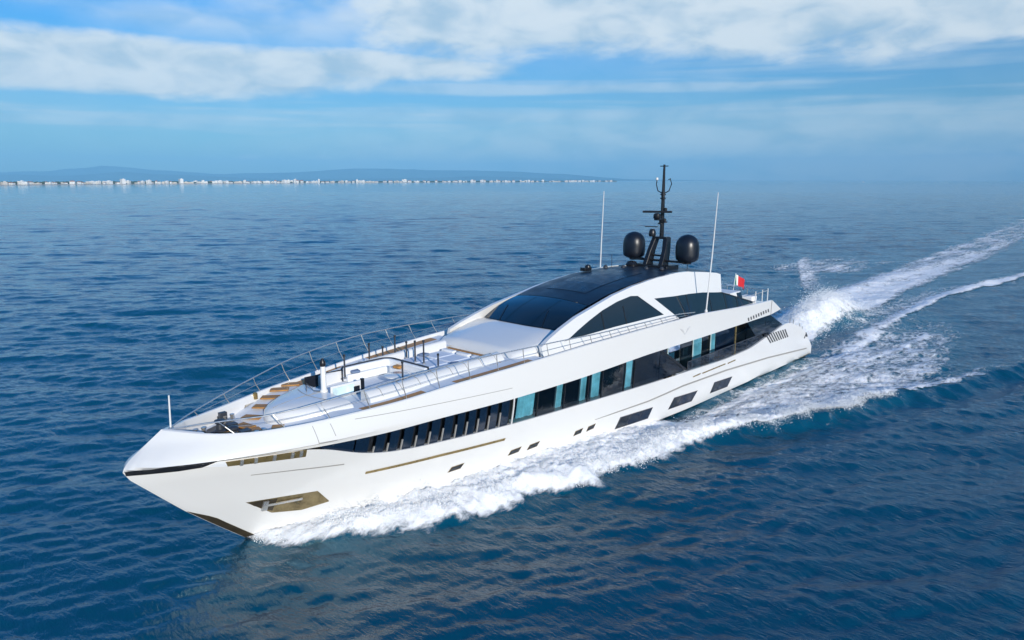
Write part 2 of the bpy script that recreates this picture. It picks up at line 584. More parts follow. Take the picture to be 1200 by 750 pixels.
# bow nose: black slot under the lip, small deck plate closing the nose
for sd_ in (1, -1):
    MB().ribbon([(51.42, 4.13), (50.8, 4.14), (49.9, 4.12), (48.75, 4.07)], [(51.38, 3.94), (50.8, 3.90), (49.9, 3.87), (49.2, 3.90)], hb, .012, .05, n=16, side=sd_).build('nose_slot', M['black'], hull)
    # dark paint on the stem foot
    zst = np.linspace(-.5, 1.95, 14)
    MB().ribbon([(float(xstem(z)) - .02, z) for z in zst], [(float(xstem(z)) - .02 - .38 * min(1, (1.97 - z) * 2), z + .0) for z in zst], hb, .015, .03, n=14, side=sd_).build('stem_guard', M['bottom'], hull)
    # boot stripe near the waterline
    MB().ribbon([(36.5, .62), (33, .48), (28, .2), (24, -.02), (20, -.1), (13, -.14), (4, -.1), (.35, .05)], [(36.5, .56), (33, .36), (28, -.1), (24, -.5), (20, -.6), (13, -.6), (4, -.6), (.35, -.5)], hb, .012, .03, n=40, side=sd_).build('boot_stripe', M['bottom'], hull)
    # knuckle seam on the bow and rub rail aft
    MB().ribbon([(47.6, 3.25), (46.1, 3.16), (44.27, 3.0)], [(47.6, 3.22), (46.1, 3.115), (44.27, 2.95)], hb, .01, .02, n=12, side=sd_).build('knuckle_seam', M['seam'], hull)
    MB().ribbon([(29.8, 1.59), (28.1, 1.60), (24.9, 1.56), (21.2, 1.71), (15.6, 1.60), (8.9, 1.25), (1.4, .67)], [(29.8, 1.58), (28.1, 1.55), (24.9, 1.49), (21.2, 1.62), (15.6, 1.5), (8.9, 1.15), (1.4, .57)], hb, .03, .02, n=40, side=sd_).build('rub_rail', M['seam'], hull)
    # bronze fender strip
    MB().ribbon([(43.28, 2.36), (39.8, 2.32), (36.25, 2.2)], [(43.28, 2.25), (39.8, 2.20), (36.3, 2.09)], hb, .03, .03, n=16, side=sd_).build('fender_strip', M['bronze'], hull)
    # mooring recess with fairlead posts
    rec = MB().ribbon([(48.5, 4.0), (45.85, 4.02)], [(48.42, 3.80), (45.85, 3.70)], hb, .012, .03, n=8, side=sd_).build('mooring_recess', M['bronze'], hull)
    for q in (48.0, 47.55, 46.95, 46.35, 46.05):
        MB().ribbon([(q + .05, 4.01), (q - .05, 4.01)], [(q + .05, 3.76), (q - .05, 3.76)], hb, .06, .0, side=sd_).build('fairlead_post', M['steel'], rec)
    MB().ribbon([(48.68, 4.05), (48.5, 4.02)], [(49.05, 3.9), (48.42, 3.8)], hb, .008, .03, n=4, side=sd_).build('recess_fairing', M['deck'], hull)
    # anchor pocket
    pk = MB().ribbon([(47.6, 1.95), (46.4, 1.93), (45.06, 1.88), (44.5, 1.24)], [(47.55, 1.92), (46.6, 1.2), (45.5, 1.04), (44.5, 1.20)], hb, .012, .05, n=16, side=sd_).build('anchor_pocket', M['dkbronze'], hull)
    an = MB().ribbon([(46.9, 1.68), (45.6, 1.70)], [(46.9, 1.58), (45.6, 1.60)], hb, .07, .0, n=3, side=sd_)
    an.ribbon([(47.0, 1.85), (46.82, 1.85)], [(47.0, 1.40), (46.82, 1.40)], hb, .09, .0, side=sd_)
    an.build('anchor', M['steel'], pk)
    MB().ribbon([(47.5, 1.9), (46.5, 1.88)], [(47.3, 1.72), (46.6, 1.3)], hb, .018, .0, n=3, side=sd_).build('pocket_recess', M['bottom'], pk)
    # small portholes and large cabin windows in the hull
    for xc, zc in ((38.83, 1.33), (35.47, 1.29), (34.27, 1.27), (31.05, 1.18), (30.05, 1.19)):
        w = .34 if xc > 32 else .30
        f_ = MB().ribbon([(xc + w * .75, zc + .12), (xc - w * 1.2, zc + .16)], [(xc + w * 1.2, zc - .14), (xc - w * .75, zc - .10)], hb, .012, .05, side=sd_).build('porthole', M['bronze'], hull)
        MB().ribbon([(xc + w * .68, zc + .09), (xc - w * 1.06, zc + .13)], [(xc + w * 1.06, zc - .11), (xc - w * .68, zc - .07)], hb, .02, .0, side=sd_).build('pane', M['glass'], f_)
    for a, b, c, d in (((27.54, 1.18), (24.35, 1.03), (24.75, .42), (27.95, .56)), ((22.09, 1.11), (19.25, .95), (19.9, .38), (22.65, .47)), ((17.07, 1.03), (14.5, .91), (15.1, .30), (17.55, .37))):
        f_ = MB().ribbon([a, b], [d, c], hb, .012, .05, n=4, side=sd_).build('hull_window', M['darkseam'], hull)
        sx = lambda p, q, t: (p[0] + (q[0] - p[0]) * t, p[1] + (q[1] - p[1]) * t)
        for t0, t1 in ((.03, .32), (.34, .66), (.68, .97)):
            ta, tb = sx(a, b, t0), sx(a, b, t1)
            da, dbb = sx(d, c, t0), sx(d, c, t1)
            MB().ribbon([(ta[0], ta[1] - .05), (tb[0], tb[1] - .05)], [(da[0], da[1] + .05), (dbb[0], dbb[1] + .05)], hb, .02, .0, side=sd_).build('pane', M['navy'] if t0 > .3 else M['glass'], f_)
    # scupper slots, stern louvres, overhang slots
    sc_ = MB()
    for x0, x1 in ((20.0, 19.1), (18.85, 15.75), (15.4, 14.3)):
        sc_.ribbon([(x0, 2.04), (x1, 2.07)], [(x0, 1.96), (x1, 1.99)], hb, .015, .02, n=2, side=sd_)
    sc_.build('scupper_slot', M['bronze'], hull)
    lv = MB()
    for k in range(9):
        t = k / 8.6
        tx_, tz_ = 9.8 + (6.1 - 9.8) * t, 3.08 + (2.93 - 3.08) * t
        bx_, bz_ = 8.75 + (5.4 - 8.75) * t, 2.27 + (2.22 - 2.27) * t
        lv.ribbon([(tx_, tz_), (tx_ - .22, tz_ - .01)], [(bx_, bz_), (bx_ - .22, bz_ - .01)], hb, .012, .02, side=sd_)
    lv.build('stern_louvre', M['darkseam'], hull)
    ov = MB()
    for k in range(9):
        t = k / 8.5
        xo, zo = 12.9 + (9.5 - 12.9) * t, 4.66 + (4.86 - 4.66) * t
        ov.ribbon([(xo + .1, zo + .1), (xo - .08, zo + .1)], [(xo - .02, zo - .14), (xo - .20, zo - .14)], hb, .012, .02, side=sd_)
    ov.build('overhang_slot', M['darkseam'], band)
    # hairline joints in the band, boarding hatch, emblem
    MB().ribbon([(43.98, 4.885), (40, 4.77), (36.1, 4.655)], [(43.98, 4.862), (40, 4.747), (36.1, 4.632)], hb, .006, .02, n=14, side=sd_).build('panel_joint', M['seam'], band)
    hj = MB()
    for (p, q) in (((45.6, 4.90), (45.5, 4.24)), ((44.95, 4.88), (44.8, 4.22))):
        hj.ribbon([(p[0] + .012, p[1]), (p[0] - .012, p[1])], [(q[0] + .012, q[1]), (q[0] - .012, q[1])], hb, .006, .02, side=sd_)
    hj.ribbon([(45.5, 4.27), (44.8, 4.25)], [(45.5, 4.225), (44.8, 4.205)], hb, .008, .02, n=3, side=sd_)
    hj.build('shell_door_joint', M['seam'], band)
    em = MB()
    for sx_ in (-1, 1):
        em.ribbon([(21.44 + sx_ * .42, 5.30), (21.44 + sx_ * .28, 5.30)], [(21.44 + sx_ * .07, 4.93), (21.44 - sx_ * .02, 4.93)], hb, .01, .01, side=sd_)
        em.ribbon([(21.44 + sx_ * .62, 5.36), (21.44 + sx_ * .48, 5.36)], [(21.44 + sx_ * .30, 5.12), (21.44 + sx_ * .22, 5.10)], hb, .01, .01, side=sd_)
    em.build('emblem', M['faint'], band)

# ------------------------------------------------------------------ main deck glazing strip
core = MB()
xs_ = np.linspace(23.4, 45.2, 60)
for sd_ in (1, -1):
    core.grid([[(x, sd_ * max(float(hb(x, zb(x))) - .62, .02), float(zb(x)) - .25) for x in xs_], [(x, sd_ * max(float(hb(x, zt(x))) - .62, .02), float(zt(x)) + .25) for x in xs_]])
core.build('saloon_lining', M['interior'], yacht)
shelf = MB()
for sd_ in (1, -1):
    for zf_, off in ((zb, 0), (zt, 0)):
        shelf.grid([[(x, sd_ * (float(hb(x, zf_(x))) - .0), float(zf_(x))) for x in xs_], [(x, sd_ * max(float(hb(x, zf_(x))) - .62, .0), float(zf_(x))) for x in xs_]])
shelf.build('glazing_sill', M['white'], yacht)

MULL = [43.94, 43.1, 42.49, 41.86, 41.2, 40.54, 39.89, 39.21, 38.61, 37.99, 37.36, 36.7, 35.96]


def strip_pane(x0, x1, name, m_, sd_, inset=.10, lo=0.0, hi=0.0, thick=.02, n=4):
    xx = np.linspace(x0, x1, n + 1)
    return MB().ribbon([(x, float(zt(x)) - .004 - hi) for x in xx], [(x, float(zb(x)) + .004 + lo) for x in xx], lambda x, z: float(hb(x, z)) - inset, 0, thick, n=n, side=sd_).build(name, m_, yacht)


for sd_ in (1, -1):
    # forward bays: navy panes between dark reveals and slim pale mullions
    strip_pane(45.3, 43.98, 'forward_pane', M['navy'], sd_, .09)
    for a, b in zip(MULL[:-1], MULL[1:]):
        wdt = a - b
        strip_pane(a - .03, a - .68 * wdt, 'forward_pane', M['navy'], sd_, .08)
        strip_pane(a - .68 * wdt, b + .03, 'reveal_panel', M['black'], sd_, .20)
        strip_pane(b + .028, b - .028, 'mullion', M['white'] if b == MULL[-1] else M['seam'], sd_, .02 if b == MULL[-1] else .075, thick=.05, hi=0 if b == MULL[-1] else .55)
    # saloon glazing, full beam
    SEG = [(35.9, 34.31, 1), (34.31, 32.98, 0), (32.98, 32.4, 1), (32.4, 31.15, 0), (31.15, 30.55, 1), (30.55, 30.25, 0), (30.25, 29.4, 1), (29.4, 27.4, 0), (27.4, 26.5, 1), (26.45, 23.95, 0)]
    for a, b, c in SEG:
        xx = np.linspace(a - .01, b + .01, 5)
        MB().grid([[(x, sd_ * (float(hb(x, z_(x))) - .10), float(z_(x)) + o_) for x in xx] for z_, o_ in ((zb, .003), (zt, -.003))]).build('saloon_pane', M['tint'] if c else M['smoke'], yacht)
        if c:
            ca, cb_ = (a - .34, b + .08) if a - b > 1 else (a - .05, b + .04)
            xx = np.linspace(ca, cb_, 25)
            cb = MB().grid([[(x, sd_ * (float(hb(x, z_(x))) - .20 - .05 * math.sin(i * 1.7) - .03 * math.sin(i * .6)), float(z_(x)) + o_) for i, x in enumerate(xx)] for z_, o_ in ((zb, .12), (zt, -.02))])
            cb.build('curtain', M['curtain'], yacht, smooth=True, angle=80)
    for q in (34.31, 32.4, 30.55, 29.4, 27.4, 26.5):
        strip_pane(q + .035, q - .035, 'saloon_mullion', M['black'], sd_, .07, thick=.06)
    # slanting after end of the full-beam glazing
    MB().ribbon([(23.95, 4.34), (21.05, 2.60)], [(23.95, 2.58), (21.0, 2.57)], lambda x, z: float(hb(x, z)) - .1, 0, .03, n=4, side=sd_).build('wing_pane', M['smoke'], yacht)
    MB().ribbon([(24.1, 4.37), (20.95, 2.60)], [(23.8, 4.37), (20.65, 2.57)], lambda x, z: float(hb(x, z)) - .06, 0, .10, n=4, side=sd_).build('wing_frame', M['black'], yacht)

# after house: set in from the side decks
ah = MB()
ah.box((15.9, 0, 3.09), (15.0, 6.5, 2.74))
after_house = ah.build('after_house', M['interior'], yacht)
for sd_ in (1, -1):
    for a, b, m_ in ((23.0, 21.4, 'glass'), (21.25, 19.8, 'curtain'), (19.7, 18.25, 'glass'), (18.15, 17.05, 'curtain'), (16.95, 15.9, 'glass'), (15.8, 15.2, 'curtain'), (15.1, 12.4, 'navy'), (12.2, 10.6, 'glass'), (10.5, 8.7, 'navy')):
        f_ = MB().box(((a + b) / 2, sd_ * 3.27, 3.05), (a - b, .04, 2.45)).build('house_window', M['curtain'] if m_ == 'curtain' else M[m_], after_house)
        if m_ == 'curtain':
            MB().grid([[(a - .04, sd_ * 3.31, z_), (b + .04, sd_ * 3.31, z_)] for z_ in (1.85, 4.25)]).build('pane', M['tint'], f_)
    # side deck pole, bulwark rail and smoked glass
    MB().tube([(14.2, sd_ * 4.25, 2.38), (14.2, sd_ * 4.25, 4.45)], .06).build('deck_pillar', M['bronze'], yacht)
    xx = np.linspace(20.6, 9.0, 24)
    rb = MB().tube([(x, sd_ * (float(hb(x, zb(x))) - .12), max(float(zb(x)) + .12, 3.05 + (20 - x) * .012)) for x in xx], .03, 6)
    rl = rb.build('side_deck_rail', M['darkgrey'], yacht, smooth=True)
    gb = MB().grid([[(x, sd_ * (float(hb(x, zb(x))) - .12), float(zb(x)) + .01) for x in xx], [(x, sd_ * (float(hb(x, zb(x))) - .12), max(float(zb(x)) + .11, 3.03 + (20 - x) * .012)) for x in xx]])
    gb.build('rail_glass', M['smoke'], rl)
    for q in xx[::4]:
        MB().tube([(q, sd_ * (float(hb(q, zb(q))) - .12), float(zb(q)) - .02), (q, sd_ * (float(hb(q, zb(q))) - .12), max(float(zb(q)) + .12, 3.05 + (20 - q) * .012))], .022, 6).build('rail_post', M['darkgrey'], rl)
    # dark sloping wind screen under the overhang
    ws_ = MB().ribbon([(12.6, 4.42), (8.95, 4.42), (6.45, 3.32)], [(12.6, 4.40), (10.6, 2.75), (6.5, 3.28)], lambda x, z: 4.25, .02, .02, n=8, side=sd_).build('wind_screen', M['glass'], yacht)
    MB().ribbon([(9.6, 4.0), (8.4, 3.85)], [(9.5, 3.72), (8.5, 3.62)], lambda x, z: 4.275, .01, .01, n=3, side=sd_).build('screen_reflection', M['clear'], ws_)  # pale patch laid on the dark glass to stand for an oval reflection

# stern fittings
for sd_ in (1, -1):
    for q in (4.6, 3.9, 2.6, 2.0):
        MB().tube([(q, sd_ * 4.05, float(zb(q)) - .06), (q, sd_ * 4.05, float(zb(q)) + .42)], .03, 6).build('stern_post', M['steel'], yacht)
    fb = MB().box((1.9, sd_ * 4.26, 1.75), (.5, .14, .1), ry=.75)
    fb.box((1.65, sd_ * 4.28, 1.72), (.12, .16, .2), ry=.75)
    fb.build('stern_cleat', M['darkgrey'], yacht)

# ------------------------------------------------------------------ upper cabin
ROOF = [(28.55, 7.36, 2.62), (27.2, 7.66, 2.60), (25.6, 7.93, 2.58), (23.4, 8.16, 2.56), (21, 8.27, 2.56), (19, 8.24, 2.56), (17, 8.10, 2.56), (15.4, 7.93, 2.56), (14.0, 7.74, 2.56)]
rf = MB()
ks = np.linspace(-1, 1, 13)
rf.grid([[(x, k * y, z + .17 * (1 - k * k)) for k in ks] for x, z, y in ROOF])
rf.grid([[(14.0, k * 2.56, 7.74 + .17 * (1 - k * k)) for k in ks], [(14.02, k * 2.56, 7.5) for k in ks]])
roof = rf.build('cabin_roof', M['roof'], yacht, smooth=True)
sun_panel = MB().grid([[(x, k * 1.45, float(np.interp(-x, [-q[0] for q in ROOF], [q[1] for q in ROOF])) + .185 - .05 * k * k) for k in (-1, -.5, 0, .5, 1)] for x in np.linspace(27.3, 21.5, 8)]).build('sunroof_panel', M['black'], roof)
# windscreen: curved black glass in panes with slim dark bars
WB = lambda k: Vector((31.45 - .35 * k * k, 2.72 * k, 6.38 + .04 * (1 - k * k)))
WT = lambda k: Vector((28.60, 2.60 * k, 7.36 + .17 * (1 - k * k)))


def wpt(k, t, off=0.0):
    p = WB(k) * (1 - t) + WT(k) * t
    p += Vector((.35, 0, .92)) * (.13 * math.sin(math.pi * t) + off)
    return p


wsf = MB().grid([[wpt(k, t, -.012) for k in np.linspace(-1, 1, 15)] for t in np.linspace(0, 1, 7)]).build('windscreen', M['glass'], yacht, smooth=True)
for a, b in ((-.99, -.36), (-.34, .34), (.36, .99)):
    MB().grid([[wpt(k, t) for k in np.linspace(a, b, 8)] for t in np.linspace(.02, .965, 7)]).build('windscreen_pane', M['glass'], wsf, smooth=True)
for k0, k1 in ((-.5, -.75), (.62, .4)):
    MB().tube([wpt(k0, .0, .03), wpt((k0 + k1) / 2, .25, .04), wpt(k1, .5, .03)], .018, 5).build('wiper', M['black'], wsf)

ARCH_U = [(33.3, 5.98), (32.6, 6.27), (31.6, 6.60), (30.2, 7.0), (28.7, 7.30), (26.6, 7.72), (24.6, 8.0), (22.2, 8.21), (19.7, 8.31), (18.2, 8.27), (17.7, 8.20), (16.4, 8.08), (14.6, 7.86), (14.1, 7.72)]
ARCH_L = [(31.6, 5.98), (31.0, 6.10), (30.3, 6.35), (29.2, 6.70), (27.9, 7.06), (26.4, 7.35), (25, 7.5), (24.2, 7.42), (22.8, 7.10), (20.5, 6.98), (18.6, 6.92), (17, 6.83), (15.2, 6.64), (14.5, 6.58)]
for sd_ in (1, -1):
    ar = MB().ribbon(ARCH_U, ARCH_L, ysup, .03, .20, n=52, side=sd_)
    ar.ribbon([(24.35, 7.46), (22.7, 7.10)], [(22.0, 6.06), (20.0, 5.36)], ysup, .032, .18, n=6, side=sd_)
    ar.ribbon([(33.3, 5.99), (31.6, 5.985), (27, 6.07), (22.0, 6.07), (21.0, 5.8)], [(33.3, 5.34), (31.6, 5.34), (27, 5.34), (22.0, 5.34), (20.3, 5.345)], ysup, .028, .16, n=16, side=sd_)
    arch = ar.build('cabin_arch', M['white'], yacht, smooth=True, angle=50)
    w1 = MB().ribbon([(31.3, 6.06), (30.3, 6.37), (29.2, 6.72), (27.9, 7.08), (26.4, 7.37), (25, 7.52), (24.2, 7.44), (21.9, 6.06)], [(31.3, 6.03), (21.9, 6.03)], ysup, .0, .04, n=30, side=sd_).build('forward_cabin_window', M['glass'], yacht)
    for q in (28.0, 25.9):
        MB().ribbon([(q + .05, 7.05), (q - .05, 7.05)], [(q + .05, 6.07), (q - .05, 6.07)], ysup, .012, .0, side=sd_).build('window_bar', M['black'], w1)
    w2 = MB().ribbon([(22.9, 7.12), (20.5, 6.99), (18.5, 6.93), (17, 6.84), (14.6, 6.58), (12.8, 6.12), (10.3, 5.42)], [(20.2, 5.36), (16, 5.36), (10.3, 5.36)], ysup, .0, .04, n=30, side=sd_).build('after_cabin_window', M['glass'], yacht)
    for q, zt2 in ((19.0, 6.95), (16.2, 6.76), (14.2, 6.47), (12.6, 6.05)):
        MB().ribbon([(q + .05, zt2), (q - .05, zt2)], [(q + .05, 5.38), (q - .05, 5.38)], ysup, .012, .0, side=sd_).build('window_bar', M['black'], w2)
    for q0, q1 in ((19.4, 18.7), (14.0, 13.2), (12.4, 11.7)):
        MB().ribbon([(q0, 6.3), (q1, 6.25)], [(q0, 5.42), (q1, 5.42)], ysup, .008, .0, side=sd_).build('lit_curtain', M['navy'], w2)
    MB().ribbon([(14.55, 6.60), (12.8, 6.15), (10.2, 5.45)], [(14.55, 6.54), (12.8, 6.08), (10.25, 5.38)], ysup, .03, .06, n=8, side=sd_).build('window_frame', M['black'], w2)
# rear wall and soffit of the cabin
rw = MB().grid([[(14.5, k * 2.9, 5.345), (14.5, k * 2.95, 6.5), (14.05, k * 2.5, 7.6)] for k in (-1, -.3, .3, 1)])
rw.build('cabin_rear_door', M['glass'], yacht)

# white cowl in front of the windscreen
cw = MB()
rows = []
for x, zc, yo in ((31.0, 6.36, 3.3), (31.5, 6.35, 3.3), (32.2, 6.22, 3.3), (33.2, 6.02, 3.15), (34.1, 5.84, 2.95), (34.5, 5.72, 2.8), (34.62, 5.3, 2.75), (34.62, 4.7, 2.75)):
    prof = [(1.0, min(4.7, zc)), (1.0, max(4.7, zc - .45)), (.97, max(4.7, zc - .14)), (.88, zc - .02), (.5, zc + .03), (0, zc + .05)]
    pts = [(x, yo * a, b) for a, b in prof]
    rows.append(pts + [(x, -p[1], p[2]) for p in pts[-2::-1]])
cw.grid(rows)
cw.build('windscreen_cowl', M['white'], yacht, smooth=True, angle=60)

# ------------------------------------------------------------------ foredeck
# raised trunk with a sloping rounded visor front
tr_ = MB()


def trunk_ring(z, xf, w, xr_=43.35):
    pts = []
    for a in np.linspace(-1, 1, 25):
        y = w * math.sin(a * math.pi / 2)
        x = max(xf - .60 * y * y, xr_ + .05)
        pts.append((x, y, z))
    return [(xr_, -w, z)] + pts + [(xr_, w, z)]


tr_.grid([trunk_ring(4.42, 46.1, 2.12), trunk_ring(4.9, 46.05, 2.1), trunk_ring(5.05, 45.85, 2.02), trunk_ring(5.14, 45.5, 1.9), trunk_ring(5.22, 44.9, 1.6), trunk_ring(5.25, 44.4, 1.25)])
tr_.add(trunk_ring(5.25, 44.4, 1.25), [tuple(range(27))])
trunk = tr_.build('foredeck_trunk', M['white'], yacht, smooth=True, angle=50)
sm = MB()
sm.tube([(45.75, 0, 5.085), (45.3, 0, 5.17), (44.5, 0, 5.255), (43.4, 0, 5.26)], .014, 5)
sm.tube([(44.0, -1.05, 5.25), (44.15, -.5, 5.256), (44.2, 0, 5.256), (44.15, .5, 5.256), (44.0, 1.05, 5.25)], .014, 5)
sm.build('trunk_seam', M['seam'], trunk)
# teak treads curving round the trunk on both sides
for sd_ in (1, -1):
    for k, (x, y, rz) in enumerate(((46.75, .42, .2), (46.15, 1.0, .6), (45.4, 1.5, .75), (44.75, 2.02, .85), (44.1, 2.42, .95), (43.4, 2.7, 1.0))):
        if sd_ == 1 and k > 1:
            continue
        z = float(fz(x)) + .06
        MB().box((x, sd_ * y, z), (.46, .78, .06), rz=-sd_ * rz).build('teak_tread', M['teak'], yacht, bevel=.015)
    # side walkways edged with teak
    for x0, x1 in ((43.3, 40.4), (38.8, 34.2)):
        xx = np.linspace(x0, x1, 12)
        MB().grid([[(x, sd_ * (float(hb(x, zs(x))) - .23), float(fz(x)) + .012) for x in xx], [(x, sd_ * (float(hb(x, zs(x))) - .80), float(fz(x)) + .012) for x in xx]]).build('teak_walkway', M['teak'], yacht)
# mooring gear in the bow well
for sd_ in (1, -1):
    wl = MB().lathe((47.7, sd_ * .55, 4.42), [(.24, 0), (.24, .12), (.15, .16), (.13, .36), (.2, .42), (.2, .5), (.08, .54)])
    wl.box((47.25, sd_ * .55, 4.55), (.4, .3, .26))
    wl.build('windlass', M['darkgrey'], yacht, smooth=True, angle=30)
    for x, y in ((48.5, .55), (47.0, 1.3)):
        bo = MB()
        for dx_ in (-.16, .16):
            bo.lathe((x + dx_, sd_ * y, 4.42), [(.07, 0), (.07, .3), (.09, .33), (.09, .38)], 10)
        bo.tube([(x - .26, sd_ * y, 4.64), (x + .26, sd_ * y, 4.64)], .03, 8)
        bo.build('mooring_bollard', M['steel'], yacht, smooth=True, angle=40)
    MB().tube([(48.9, sd_ * .3, 4.46), (48.2, sd_ * .52, 4.48), (47.75, sd_ * .55, 4.52)], .05, 6).build('anchor_chain', M['darkgrey'], yacht)
MB().grid([[(x, k * max(float(hb(x, zs(x))) - .45, .05), 4.436) for k in (-1, 0, 1)] for x in np.linspace(46.75, 49.2, 10)]).build('well_grating', M['darkgrey'], yacht)
hp = MB().box((48.0, 0, 4.47), (1.5, .6, .06)).build('well_hatch', M['teak'], yacht, bevel=.02)
tl = MB()
for k in range(2):
    tl.box((47.2, -1.45 + .1 * k, 4.62 + .18 * k), (.3, .2, .3))
tl.build('chain_locker', M['darkgrey'], yacht, bevel=.02)
wl_ = MB()
wl_.box((45.2, -2.62, 4.86), (.26, .1, .3))
wl_.lathe((45.2, -2.5, 4.8), [(.1, 0), (.1, .24), (.05, .3)], 10)
wl_.build('deck_valve', M['bronze'], yacht)
MB().tube([(49.74, 0, 5.15), (49.70, 0, 6.47)], [.035, .028], 8).build('jackstaff', M['white'], yacht)
MB().lathe((49.74, 0, 5.15), [(.12, 0), (.12, .08), (.05, .16)], 10).build('jackstaff_socket', M['steel'], yacht)

# small white mast with a black cap on the trunk
fm = MB().lathe((43.4, 0, 5.2), [(.17, 0), (.17, .1), (.12, .16), (.11, 1.1), (.09, 1.14)], 12).build('foredeck_mast', M['white'], yacht, smooth=True, angle=40)
MB().lathe((43.4, 0, 6.34), [(.1, 0), (.13, .05), (.12, .2), (.04, .34)], 12).build('mast_cap', M['black'], fm, smooth=True)
MB().tube([(43.9, -.55, 5.2), (43.9, -.55, 5.62), (43.7, -.3, 5.28), (43.4, 0, 5.26)], .02, 6).build('bow_light_bracket', M['darkgrey'], yacht)

# sunken lounge: coamings, white bolsters, dark recess wall
lg = MB()
lg.grid([[(x, y, 4.96) for y in (-1.85, 0, 1.85)] for x in (34.7, 43.34)])
lg.build('lounge_floor', M['deck'], yacht)
for sd_ in (1, -1):
    xx = np.linspace(42.6, 34.9, 20)
    rows = []
    for x in xx:
        y0 = min(2.35, float(hb(x, zs(x))) - 1.15)
        up_ = .75 * (float(zs(x)) - 5.08)
        rows.append([(x, sd_ * (y0 - .6), 4.96), (x, sd_ * (y0 - .58), 5.33 + up_), (x, sd_ * (y0 - .45), 5.42 + up_), (x, sd_ * (y0 - .18), 5.36 + up_), (x, sd_ * (y0 + .06), 5.12 + up_), (x, sd_ * (y0 + .12), 4.70 + up_)])
    mbc = MB().grid(rows)
    mbc.add(rows[0], [tuple(range(6))])
    mbc.add(rows[-1], [tuple(range(6))])
    cg = mbc.build('lounge_coaming', M['white'], yacht, smooth=True, angle=60)
    for q in np.linspace(42.0, 35.4, 8):
        y0 = min(2.35, float(hb(q, zs(q))) - 1.15)
        up_ = .75 * (float(zs(q)) - 5.08)
        MB().tube([(q, sd_ * (y0 - .44), 5.428 + up_), (q, sd_ * (y0 - .18), 5.37 + up_), (q, sd_ * (y0 + .055), 5.13 + up_)], .012, 5).build('coaming_seam', M['seam'], cg)
dk = MB()
dk.box((41.3, -1.74, 5.24), (3.9, .06, .52))
dk.build('recess_wall', M['black'], yacht)
gwp = MB().box((42.6, .42, 5.24), (1.5, .08, .56)).build('lounge_windbreak', M['white'], yacht, bevel=.02)
MB().box((42.75, .48, 5.26), (1.05, .03, .34)).build('windbreak_glass', M['curtain'], gwp)
MB().box((42.1, .49, 5.16), (.3, .05, .3)).build('windbreak_hatch', M['black'], gwp)
MB().box((41.75, .42, 5.26), (.13, .13, .62)).build('windbreak_post', M['black'], yacht)

# deck furniture: loose things of their own
sf = tag(empty('curved_sofa', (39.3, -.9, 4.96)), 'curved white upholstered sofa in the sunken foredeck lounge under the awning poles', 'sofa')


def local(mb, o):
    mb.v = [(p[0] - o.location.x, p[1] - o.location.y, p[2] - o.location.z) for p in mb.v]
    return mb


def arc(cx, cy, r0, r1, a0, a1, z0, z1, n=14):
    rows = []
    for a in np.linspace(R(a0), R(a1), n):
        c, s_ = math.cos(a), math.sin(a)
        rows.append([(cx + r0 * c, cy + r0 * s_, z0), (cx + r0 * c, cy + r0 * s_, z1), (cx + r1 * c, cy + r1 * s_, z1), (cx + r1 * c, cy + r1 * s_, z0)])
    mb = MB().grid(rows, closed=True)
    mb.add(rows[0], [(0, 1, 2, 3)])
    mb.add(rows[-1], [(0, 1, 2, 3)])
    return mb


BACK = [(41.4, -1.62), (40.4, -1.66), (39.5, -1.66)] + [(39.2 + .0 - .45 * math.sin(q), -1.21 - .45 * math.cos(q)) for q in np.linspace(0, math.pi / 2, 7)] + [(38.75, -.6), (38.75, .3), (38.75, 1.3)]


def run(d0, d1, z0, z1):
    """a run of upholstery following the line BACK, between offsets d0 and d1 towards the inside"""
    rows = []
    for k, p in enumerate(BACK):
        a, b = np.array(BACK[max(k - 1, 0)]), np.array(BACK[min(k + 1, len(BACK) - 1)])
        tt = (b - a) / np.linalg.norm(b - a)
        nn = np.array([tt[1], -tt[0]])
        nn = nn if nn @ (np.array([40.6, .4]) - np.array(p)) > 0 else -nn
        q0, q1 = np.array(p) + nn * d0, np.array(p) + nn * d1
        rows.append([(*q0, z0), (*q0, z1), (*q1, z1), (*q1, z0)])
    mb = MB().grid(rows, closed=True)
    return mb.add(rows[0], [(0, 1, 2, 3)]).add(rows[-1], [(0, 1, 2, 3)])


